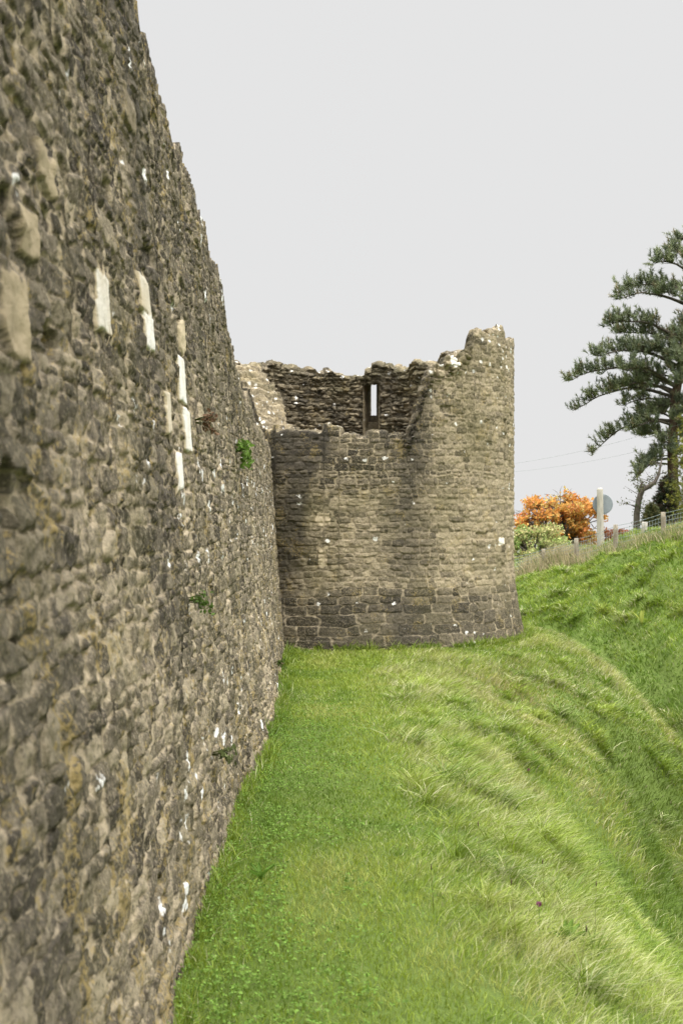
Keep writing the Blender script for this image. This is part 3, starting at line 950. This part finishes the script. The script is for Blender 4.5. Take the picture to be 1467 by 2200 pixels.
dry.add(*blades(P, h, rng.uniform(.012, .022, n), rng.uniform(0, 6.3, n), rng.uniform(.1, .7, n), C, 2))
o = dry.build('dry_grass', M_GRASS)
tag(o, 'tall straw coloured grass growing along the fence on top of the bank', 'grass', kind='stuff')


# ---------------------------------------------------------------- small plants
def wall_plant(x, y, size, hang, label, tint, n=70):
    d, z = img_to_wall(x, y)
    p = np.array([-wall_a(d, z) + .03, d, z])
    t = thing('wall_plant', label, 'plant', p, 'plants rooted in the curtain wall')
    st, lf = MB(), MB()
    for k in range(7):
        a = rng.uniform(0, 6.3)
        e = np.array([.045 + .04 * rng.uniform(), .5 * size * math.cos(a), size * .5 * math.sin(a) - hang * size * rng.uniform(0, .9)])
        st.tube([np.array([-.05, 0, 0]), e * .5 + [.02, 0, .01], e], [.003, .002, .001], 4, (.12, .13, .05))
        q = np.linspace(.2, 1.05, n // 7)[:, None]
        L = e * q + rng.normal(0, size * .10, (n // 7, 3)) + [.015, 0, 0]
        lf.leaves(L, size * .28, np.array(tint) * 1.05 * rng.uniform(.6, 1.4, (n // 7, 1)), .6, .3, .3)
    st.build('stem', M_LEAF, t)
    lf.build('leaves', M_LEAF, t)


wall_plant(505, 955, .20, .9, 'leafy green plant hanging from the curtain wall highest up, close to the tower', (.10, .17, .03), 110)
wall_plant(399, 1290, .085, .3, 'small green fern tuft in the middle height of the curtain wall', (.085, .14, .03))
wall_plant(456, 1620, .10, .4, 'dull olive green plant low on the curtain wall above the lawn', (.10, .12, .045))
wall_plant(590, 1425, .10, .2, 'small green weed at the foot of the curtain wall nearest the tower', (.10, .16, .03))
wall_plant(422, 905, .11, .6, 'dry reddish brown sprig on the curtain wall beside the pale dressed stones', (.14, .085, .05))


def dock(X, Y, n, L, label, tint):
    z = float(ground_z(X, Y))
    t = thing('dock_plant', label, 'plant', (X, Y, z), 'broad leaved dock plants')
    for k in range(n):
        mb = MB()
        a = rng.uniform(0, 6.3) if n > 3 else (2.6, .3, 1.4)[k]
        ln = rng.uniform(.5, .9) if n > 3 else (.6, .15, .4)[k]
        LL = L * rng.uniform(.75, 1.1)
        s = np.linspace(0, 1, 9)
        c = np.stack([np.cos(a) * ln * LL * s ** 1.4, np.sin(a) * ln * LL * s ** 1.4, LL * s * (1 - .45 * ln * s)], 1)
        wv = .22 * LL * np.sin(np.pi * np.clip(s * .93 + .05, 0, 1)) ** .8 * .5
        sd = np.array([-math.sin(a), math.cos(a), 0])
        V = np.concatenate([c - sd * wv[:, None] + [0, 0, .012], c, c + sd * wv[:, None] + [0, 0, .012]])
        Q = [(i, i + 1, 9 + i + 1, 9 + i) for i in range(8)] + [(9 + i, 9 + i + 1, 18 + i + 1, 18 + i) for i in range(8)]
        mb.add(V, Q, None, np.array(tint) * rng.uniform(.8, 1.2))
        mb.build('leaf', M_LEAF, t)


def bank_point(x, y):
    """where the line of sight through a photo position meets the ground"""
    d = np.linspace(3.5, 45, 4000)
    X = (x - 690) / 2700 * d; z = EYE + (1120 - y) / 2700 * d
    k = np.argmax(z < ground_z(X, d))
    return float(X[k]), float(d[k])


dock(*bank_point(1378, 1345), 3, .38, 'yellow green dock with long upright leaves on the far bank of the ditch', (.24, .27, .05))
dock(*bank_point(1215, 2040), 9, .13, 'dark green dock rosette among long grass on the near slope', (.12, .20, .03))
dock(*bank_point(560, 1895), 6, .10, 'low green dock rosette on the turf close to the wall foot', (.11, .20, .03))
for (x, y, lab) in ((1157, 1985, 'purple clover flower head beside the dark green dock rosette'), (1135, 1662, 'purple clover flower head farther up the pale slope')):
    X, Y = bank_point(x, y + 30)
    z = float(ground_z(X, Y))
    t = thing('clover_flower', lab, 'flower', (X, Y, z), 'purple clover flowers')
    mb = MB(); mb.tube([(0, 0, 0), (.004, 0, .07), (0, .004, .135)], [.002, .0015, .0015], 5, (.10, .16, .04)); mb.build('stem', M_LEAF, t)
    mb = MB()
    pts = rng.normal(0, 1, (70, 3)); pts /= np.linalg.norm(pts, axis=1)[:, None]
    mb.leaves(pts * [.010, .010, .011] + [0, 0, .143], .010, np.array([.20, .05, .12]) * rng.uniform(.7, 1.4, (70, 1)), .4)
    mb.build('flower_head', M_LEAF, t)

# ---------------------------------------------------------------- fence and sign
t = thing('wire_fence', 'old stock fence of leaning wooden posts and wire along the top of the far bank', 'fence', (float(fx[2]), float(fy[2]), float(ground_z(fx[2], fy[2]))))
base = np.array(t.location)
tops = []
for j, (x, Y, ytop) in enumerate(FENCE):
    X = FX(x, Y); g = float(ground_z(X, Y)); zt = EYE + (1120 - ytop) / 2700 * Y
    zt = max(zt, g + .55)
    lean = rng.normal(0, .02, 2)
    mb = MB()
    zs = np.linspace(g - .3, zt, 8)
    mb.tube(np.stack([X + lean[0] * (zs - g), Y + lean[1] * (zs - g), zs], 1), np.r_[np.full(7, .058), .05] * rng.uniform(.92, 1.1), 9, rough=.05)
    mb.build('post', M_WOOD, t, loc=base)
    tops.append((X, Y, g, zt))
wire = MB()
for j in range(len(tops) - 1):
    a, b = tops[j], tops[j + 1]
    for k, fr in enumerate((.96, .84, .70, .55, .40, .25)):
        s = np.linspace(0, 1, 9)
        p = np.stack([a[0] + (b[0] - a[0]) * s, a[1] + (b[1] - a[1]) * s - .06, (a[2] + (a[3] - a[2]) * fr) * (1 - s) + (b[2] + (b[3] - b[2]) * fr) * s - .03 * np.sin(np.pi * s)], 1)
        wire.tube(p, .004 if k else .005, 4)
    for s in np.linspace(.05, .95, 16):
        p = np.array([a[0] + (b[0] - a[0]) * s, a[1] + (b[1] - a[1]) * s - .06, 0])
        g = a[2] * (1 - s) + b[2] * s; zt = a[3] * (1 - s) + b[3] * s
        wire.tube([p + [0, 0, g + .2 * (zt - g)], p + [0, 0, g + .84 * (zt - g)]], .0025, 4)
wire.build('wire', M_WIRE, t, loc=base)

# one greyer post standing behind the fence line
X, Y = FX(1383, 32.5), 32.5
mb = MB(); g = float(ground_z(X, Y)); zs = np.linspace(-.3, EYE - (1121 - 1120) / 2700 * Y - g, 6)
mb.tube(np.stack([zs * .03, zs * 0, zs], 1), .075, 8, rough=.06)
o = mb.build('wooden_post', M_WOOD_PALE)
o.location = (X, Y, g)
tag(o, 'short pale grey post standing behind the wire fence below the leaning tree', 'post')

Y = 34.6
X = FX(1288.5, Y); g = float(ground_z(X, Y))
t = thing('round_sign', 'tall weathered wooden post with a round grey sign seen from behind', 'sign', (X, Y, g))
ztop = EYE + (1120 - 1048) / 2700 * Y - g
mb = MB(); zs = np.r_[np.linspace(-.4, ztop - .06, 9), ztop - .03, ztop]
mb.tube(np.stack([zs * -.012 + .01, zs * 0, zs], 1), np.r_[np.linspace(.105, .083, 9), .075, .04], 12, rough=.03)
mb.build('post', M_WOOD_PALE, t)
mb = MB()
R = 22.0 * Y / 2700; cx = FX(1296.5, Y) - X; cz = EYE + (1120 - 1083) / 2700 * Y - g
prof = []
for k in range(25):
    rr = R * k / 24
    prof.append((rr, .006 * math.cos(k * 2.1) if k < 23 else 0.004))
seg = 48
V = [(cx, .14, cz)]
for (rr, dd) in prof[1:]:
    for s in range(seg):
        a = s / seg * 2 * math.pi
        V.append((cx + rr * math.cos(a), .14 + dd, cz + rr * math.sin(a)))
nring = 24
for s in range(seg):
    a = s / seg * 2 * math.pi
    V.append((cx + R * math.cos(a), .165, cz + R * math.sin(a)))
V.append((cx, .165, cz))
Q = []; T = []
for s in range(seg): T.append((0, 1 + s, 1 + (s + 1) % seg))
for k in range(nring):
    for s in range(seg):
        a, b = 1 + k * seg, 1 + (k + 1) * seg
        Q.append((a + s, b + s, b + (s + 1) % seg, a + (s + 1) % seg))
last = 1 + nring * seg
for s in range(seg): T.append((len(V) - 1, last + (s + 1) % seg, last + s))
mb.add(V, Q, T)
disc = mb.build('sign_disc', M_SIGN, t)
mb = MB()
mb.tube([(.0, .09, cz), (cx * .6, .12, cz - .01), (cx + .005, .130, cz)], [.012, .012, .022], 8)
mb.build('bracket', M_DARK_METAL, t)


# ---------------------------------------------------------------- trees and shrubs
def blob_points(n, blobs):
    """points through a set of ellipsoid clumps, thicker towards their skins"""
    w = np.array([b[3] * b[4] * b[5] for b in blobs]) ** .75; w /= w.sum()
    idx = rng.choice(len(blobs), n, p=w)
    B = np.array(blobs)[idx]
    d = rng.normal(size=(n, 3)); d /= np.linalg.norm(d, axis=1)[:, None]
    r = rng.uniform(0, 1, n) ** .42 * rng.uniform(.85, 1.12, n)
    return B[:, :3] + d * r[:, None] * B[:, 3:6], idx


def bushy(name, label, cat, X, Y, blobs, n, size, colours, trunk_h, aspect=.65, group=None, bark=None, twigs=0, hole=-.2):
    g = float(ground_z(X, Y))
    t = thing(name, label, cat, (X, Y, g), group)
    mb = MB()
    mb.tube([(0, 0, -.2), (.03, 0, trunk_h * .5), (0, .02, trunk_h)], [.11, .085, .06], 8, rough=.1)
    for b in blobs:
        e = np.array(b[:3]); m_ = np.array([0, 0, trunk_h * .7]) * .5 + e * .5 + rng.normal(0, .08, 3)
        mb.tube([(0, 0, trunk_h * .6), m_, e], [.05, .03, .012], 6)
        for _ in range(twigs):
            d = rng.normal(size=3); d[2] = abs(d[2]); d /= np.linalg.norm(d)
            mb.tube([e, e + d * np.array(b[3:6]) * .6 + rng.normal(0, .03, 3), e + d * np.array(b[3:6]) * 1.15], [.012, .008, .003], 4)
    mb.build('trunk', bark or M_BARK_GREY, t)
    P, idx = blob_points(n, blobs)
    # drop leaves in small pockets so that light and sky come through
    k = fbm(P[:, 0] * 2.6 + 40, P[:, 2] * 2.6 + P[:, 1] * 1.3, 123, 3) > hole
    P, idx = P[k], idx[k]
    cols = np.array(colours)
    bt = rng.integers(0, len(cols), len(blobs))
    pick = np.where(rng.uniform(0, 1, len(P)) < .6, bt[idx], rng.integers(0, len(cols), len(P)))
    C = cols[pick] * rng.uniform(.65, 1.35, (len(P), 1))
    lf = MB(); lf.leaves(P, size, C, aspect, .5, .6)
    lf.build('crown', M_LEAF, t)
    return t


def clumps(n, cx, cy, cz, rx, ry, rz, s0, s1):
    out = []
    while len(out) < n:
        d = rng.uniform(-1, 1, 3)
        if np.dot(d, d) > 1: continue
        s = rng.uniform(s0, s1)
        out.append((cx + d[0] * rx, cy + d[1] * ry, cz + d[2] * rz, s * 1.15, s, s * .75))
    return out


# autumn tree
Y = 46.0; X = FX(1202, Y); g = float(ground_z(X, Y))
zc = EYE + (1120 - 1122) / 2700 * Y - g
bl = clumps(80, 0, 0, zc - .05, 1.7, 1.2, 1.02, .22, .50)
bushy('autumn_tree', 'round autumn tree with orange and golden leaves beyond the fence', 'tree', X, Y, bl, 17000, .115,
      [(.64, .31, .09), (.68, .42, .12), (.58, .23, .08), (.54, .40, .13), (.68, .34, .09)], max(zc - .6, .4), twigs=4, hole=-.13)
Y = 47.0; X = FX(1318, Y); g = float(ground_z(X, Y))
zc = EYE - 28 / 2700 * Y - g
bushy('autumn_shrub', 'low russet autumn shrub behind the wooden sign post', 'shrub', X, Y, clumps(16, 0, 0, zc - .1, .65, .5, .32, .2, .34), 2800, .085,
      [(.36, .12, .05), (.40, .17, .06), (.30, .11, .06)], .4, twigs=2)
# green shrub in front of it
Y = 40.5; X = FX(1150, Y); g = float(ground_z(X, Y))
zc = EYE + (1120 - 1160) / 2700 * Y - g
bushy('green_shrub', 'pale green leafy shrub in front of the orange autumn tree', 'shrub', X, Y, clumps(46, 0, 0, zc - .35, 1.2, .6, .80, .26, .42), 15000, .10,
      [(.30, .38, .12), (.42, .46, .18), (.22, .31, .09), (.50, .44, .22)], max(zc - .3, .3), .5, twigs=2)
Y = 40.0; X = FX(1262, Y); g = float(ground_z(X, Y))
zc = EYE + (1120 - 1182) / 2700 * Y - g
bushy('bramble_bush', 'low dark green bramble bush at the foot of the sign post', 'shrub', X, Y, clumps(12, 0, 0, max(zc, .25), .75, .4, .18, .15, .26), 2200, .08,
      [(.09, .14, .04), (.13, .18, .05), (.07, .11, .035)], .25)


# pine
def pine():
    Y = 46.0
    PX = lambda x: (x + 9 - 690) / 2700 * Y
    PZ = lambda y: EYE + (1120 - y) / 2700 * Y
    X0 = PX(1438); g = float(ground_z(X0, Y))
    t = thing('pine_tree', 'tall dark pine with red brown trunk and tiers of drooping branches', 'tree', (X0, Y, g))
    base = np.array([X0, Y, g])
    tr = np.array([[PX(1441), Y, g - .3], [PX(1436), Y, PZ(1050)], [PX(1434), Y, PZ(960)], [PX(1440), Y, PZ(860)], [PX(1456), Y, PZ(760)],
                   [PX(1465), Y, PZ(660)], [PX(1478), Y, PZ(560)], [PX(1496), Y, PZ(480)], [PX(1506), Y, PZ(430)]])
    tb = MB()
    tb.tube(tr, [.24, .20, .185, .165, .14, .115, .09, .06, .02], 12, rough=.06)
    br, nd = MB(), MB()
    tuft_p, tuft_a = [], []

    def trunk_at(z):
        return np.array([np.interp(z, tr[:, 2], tr[:, k]) for k in range(3)])

    def limb(p0, p1, r0, sag, dens=1.0, spread=.42):
        s = np.linspace(0, 1, 14)[:, None]
        P = p0 * (1 - s) + p1 * s
        P[:, 2] += sag * np.sin(np.pi * s[:, 0]) * np.linalg.norm(p1 - p0) * .5
        L = np.linalg.norm(p1 - p0)
        P += np.cumsum(rng.normal(0, .018 * L, P.shape), 0) * s * .55
        br.tube(P, np.linspace(r0, .012, 14), 6, rough=.08)
        ax = (p1 - p0) / (L + 1e-6)
        nb = int(L * 12.5 * dens)
        for k in range(nb):
            f = rng.uniform(.22, 1.0) ** .8
            q = np.array([np.interp(f, s[:, 0], P[:, j]) for j in range(3)])
            side = np.cross(ax, [0, 0, 1.0]); side /= np.linalg.norm(side) + 1e-6
            d = ax * rng.uniform(.25, .9) + side * rng.choice([-1, 1]) * rng.uniform(.2, 1.0) + np.array([0, 0, rng.uniform(-.35, 1.0)])
            d /= np.linalg.norm(d)
            bl = spread * rng.uniform(.55, 1.45) * (1.25 - .55 * f) * min(1, .5 + L / 4)
            m_ = q + d * bl * .55 + [0, 0, -.03]
            e = q + d * bl + np.array([0, 0, .05 * rng.uniform(-.5, 1.5)])
            br.tube([q, m_, e], [.014, .009, .005], 4)
            for f2 in np.linspace(.35, 1.0, max(3, int(bl / .125))):
                pp = (q * (1 - f2) + e * f2)
                tuft_p.append(pp + rng.normal(0, .03, 3)); tuft_a.append(d * .55 + np.array([0, 0, .75]) + rng.normal(0, .3, 3))
        for f in np.linspace(.86, 1, 4):
            tuft_p.append(np.array([np.interp(f, s[:, 0], P[:, j]) for j in range(3)])); tuft_a.append(ax + [0, 0, .4])

    # limbs reaching left over the bank, from the top of the tree down
    left = [(495, 1446, 514, .1, .8), (560, 1418, 545, .25, 1.1), (590, 1388, 572, .25, 1.1), (630, 1345, 618, .25, 1.2), (655, 1312, 645, .2, .75),
            (650, 1395, 640, .2, 1.1), (735, 1290, 695, .22, 1.2), (745, 1330, 712, .2, 1.2), (790, 1255, 765, .22, 1.2), (775, 1340, 755, .2, 1.1), (835, 1305, 800, .25, .7), (815, 1380, 800, .15, 1.1),
            (830, 1236, 826, .34, 1.15), (850, 1300, 838, .3, 1.0), (855, 1240, 876, .30, .9), (870, 1330, 868, .25, .8), (900, 1380, 880, .2, 1.0), (905, 1275, 970, .30, .9), (915, 1330, 925, .2, .9), (930, 1372, 930, .1, .9),
            (985, 1340, 1040, .25, .8), (1000, 1365, 1002, .2, .7), (960, 1395, 950, .1, .8)]
    for (yt, xe, ye, sag, dn) in left:
        p0 = trunk_at(PZ(yt)); p1 = np.array([PX(xe), Y + rng.uniform(-1.3, 1.3), PZ(ye)])
        L = np.linalg.norm(p1 - p0)
        limb(p0, p1, .028 + .014 * L, sag, dn)
    # limbs to the front, back and right
    for k in range(52):
        z = rng.uniform(PZ(940), PZ(560)); p0 = trunk_at(z)
        f = (z - PZ(940)) / (PZ(420) - PZ(940))
        a = rng.uniform(-2.0, 2.0) if k < 46 else rng.uniform(2.0, 4.28)
        L = (3.1 - 2.3 * f) * (rng.uniform(.55, 1.05) if k < 46 else rng.uniform(.4, .65))
        p1 = p0 + np.array([math.cos(a) * L, math.sin(a) * L, rng.uniform(-.1, .3) * L])
        limb(p0, p1, .03 + .012 * L, .12, .8)
    # short drooping boughs round the lower trunk
    for k in range(16):
        p0 = trunk_at(rng.uniform(PZ(1020), PZ(860))); a = rng.uniform(0, 6.283); L = rng.uniform(.5, 1.15)
        limb(p0, p0 + np.array([math.cos(a) * L, math.sin(a) * L, -.25 * L]), .03, .15, .8, .3)
    TP = np.array(tuft_p); TA = np.array(tuft_a); TA /= np.linalg.norm(TA, axis=1)[:, None]
    m = 24
    n = len(TP)
    P = np.repeat(TP, m, 0); A = np.repeat(TA, m, 0)
    d = A * .85 + rng.normal(0, .55, (n * m, 3)); d /= np.linalg.norm(d, axis=1)[:, None]
    P = P + A * rng.uniform(-.04, .20, (n * m, 1))
    L = rng.uniform(.10, .19, (n * m, 1))
    s = np.cross(d, rng.normal(size=(n * m, 3))); s /= np.linalg.norm(s, axis=1)[:, None]
    w = .014
    V = np.stack([P - s * w, P + s * w, P + d * L], 1).reshape(-1, 3)
    tint = np.array([[.16, .185, .105], [.20, .22, .12], [.12, .145, .095], [.22, .19, .11]])
    C = tint[rng.choice(4, n, p=[.42, .28, .22, .08])] * rng.uniform(.75, 1.3, (n, 1))
    nd.add(V, None, np.arange(n * m * 3).reshape(-1, 3), np.repeat(C, m * 3, 0))
    tb.build('trunk', M_BARK, t, loc=base)
    br.build('branches', M_BARK_GREY, t, loc=base)
    nd.build('crown', M_NEEDLE, t, loc=base)
    return n


n_tufts = pine()


# leaning bare tree in front of the pine
def leaning():
    Y = 43.0
    PX = lambda x: (x - 690) / 2700 * Y
    PZ = lambda y: EYE + (1120 - y) / 2700 * Y
    X0 = PX(1366); g = float(ground_z(X0, Y))
    t = thing('leaning_tree', 'thin bare tree bending over to the right in front of the pine', 'tree', (X0, Y, g))
    base = np.array([X0, Y, g])
    P = np.array([[PX(1364), Y, g - .2], [PX(1367), Y, PZ(1105)], [PX(1371), Y, PZ(1075)], [PX(1378), Y, PZ(1052)], [PX(1392), Y, PZ(1046)], [PX(1410), Y + .3, PZ(1036)], [PX(1424), Y + .6, PZ(1018)], [PX(1434), Y + .8, PZ(985)]])
    mb = MB(); mb.tube(P, [.11, .105, .10, .095, .085, .07, .05, .02], 9, rough=.1)
    mb.tube([P[3], P[3] + [-.05, 0, .12], P[3] + [.02, 0, .27]], [.06, .05, .03], 7, rough=.1)
    tw, lf = mb, MB()
    for k in range(48):
        f = rng.uniform(.5, 6.8); i = int(f)
        q = P[i] * (1 - f + i) + P[i + 1] * (f - i)
        d = rng.normal(size=3); d[2] = abs(d[2]) * .6 + .1; d /= np.linalg.norm(d)
        L = rng.uniform(.25, .75)
        e = q + d * L + rng.normal(0, .06, 3)
        tw.tube([q, q + d * L * .5 + rng.normal(0, .04, 3), e], [.014, .009, .003], 4)
        m_ = rng.integers(3, 12)
        lf.leaves(q + (e - q) * rng.uniform(.4, 1.1, (m_, 1)) + rng.normal(0, .05, (m_, 3)), .075, np.array([.11, .12, .045]) * rng.uniform(.6, 1.4, (m_, 1)))
    # ivy on the lower trunk
    m_ = 260
    f = rng.uniform(.0, 2.0, m_); i = f.astype(int); i = np.minimum(i, 6)
    q = P[i] * (1 - f + i)[:, None] + P[i + 1] * (f - i)[:, None] + rng.normal(0, .075, (m_, 3))
    lf.leaves(q, .07, np.array([.07, .10, .03]) * rng.uniform(.6, 1.4, (m_, 1)))
    tw.build('trunk', M_BARK_GREY, t, loc=base)
    lf.build('leaves', M_LEAF, t, loc=base)


leaning()


def conifer_bush(name, label, x, y_top, y_bot, wpx, Y, tints, n, needle, cat='shrub'):
    X = FX(x, Y); g = float(ground_z(X, Y))
    z1 = EYE + (1120 - y_top) / 2700 * Y - g; z0 = max(EYE + (1120 - y_bot) / 2700 * Y - g, .05)
    R = wpx / 2 * Y / 2700
    t = thing(name, label, cat, (X, Y, g))
    mb = MB(); mb.tube([(0, 0, -.2), (.02, 0, z1 * .5), (0, 0, z1 * .97)], [.09, .06, .01], 7, rough=.1)
    tips, ax = [], []
    for k in range(n):
        f = rng.uniform(0, 1) ** .8
        a = rng.uniform(0, 6.283)
        z = z0 + (z1 - z0) * f
        r = R * (1 - f) ** .65 * rng.uniform(.45, 1.12) + .04
        e = np.array([r * math.cos(a), r * math.sin(a), z])
        q = np.array([0, 0, z - .25 * r])
        if k % 5 == 0: mb.tube([q, .5 * (q + e) + [0, 0, .03], e], [.02, .012, .004], 4)
        d = e - q
        for f2 in (.55, .7, .85, 1.0):
            tips.append(q + d * f2 + rng.normal(0, .04, 3)); ax.append(d / (np.linalg.norm(d) + 1e-6) + np.array([0, 0, .35]) + rng.normal(0, .25, 3))
    mb.build('trunk', M_BARK, t)
    TP = np.array(tips); TA = np.array(ax); m = 12; nn = len(TP)
    P = np.repeat(TP, m, 0); A = np.repeat(TA, m, 0)
    d = A * .8 + rng.normal(0, .55, (nn * m, 3)); d /= np.linalg.norm(d, axis=1)[:, None]
    L = rng.uniform(.6, 1.2, (nn * m, 1)) * needle
    s = np.cross(d, rng.normal(size=(nn * m, 3))); s /= np.linalg.norm(s, axis=1)[:, None]
    V = np.stack([P - s * .012, P + s * .012, P + d * L], 1).reshape(-1, 3)
    tt = np.array(tints); C = tt[rng.integers(0, len(tt), nn)] * rng.uniform(.7, 1.35, (nn, 1))
    nd = MB(); nd.add(V, None, np.arange(nn * m * 3).reshape(-1, 3), np.repeat(C, m * 3, 0))
    nd.build('crown', M_NEEDLE, t)


conifer_bush('conifer_shrub', 'dense dark green and brown conifer shrub at the foot of the pine', 1432, 1028, 1150, 92, 44.5,
             [(.045, .06, .035), (.06, .065, .035), (.075, .05, .035)], 520, .13)
conifer_bush('golden_conifer', 'yellow green feathery conifer at the right edge beside the pine trunk', 1510, 790, 1125, 165, 42.0,
             [(.26, .25, .05), (.20, .21, .045), (.14, .15, .04)], 900, .15, 'tree')
conifer_bush('hedge_shrub', 'low olive shrub between the leaning tree and the dark conifer', 1398, 1085, 1160, 60, 42.0,
             [(.10, .11, .045), (.13, .12, .05), (.07, .08, .035)], 220, .11)

# overhead cable crossing in front of the pine
Y0, Y1 = 41.0, 44.0
s = np.linspace(0, 1, 40)
for (ya, yb, lab) in ((860, 1010, 'upper thin grey overhead cable sloping across the sky in front of the pine'),
                      (905, 1022, 'lower thin grey overhead cable sloping across the sky in front of the pine')):
    a = np.array([FX(1620, Y0), Y0, EYE + (1120 - ya) / 2700 * Y0]); b = np.array([FX(1000, Y1 + 14), Y1 + 14, EYE + (1120 - yb) / 2700 * (Y1 + 14)])
    P = a * (1 - s[:, None]) + b * s[:, None]
    P[:, 2] -= .35 * np.sin(np.pi * s)
    mb = MB(); mb.tube(P, .0035, 5)
    o = mb.build('overhead_cable', M_WIRE)
    tag(o, lab, 'cable', 'overhead cables')
print('tufts', n_tufts, 'blades', (lawn.n + slope.n) // 6)
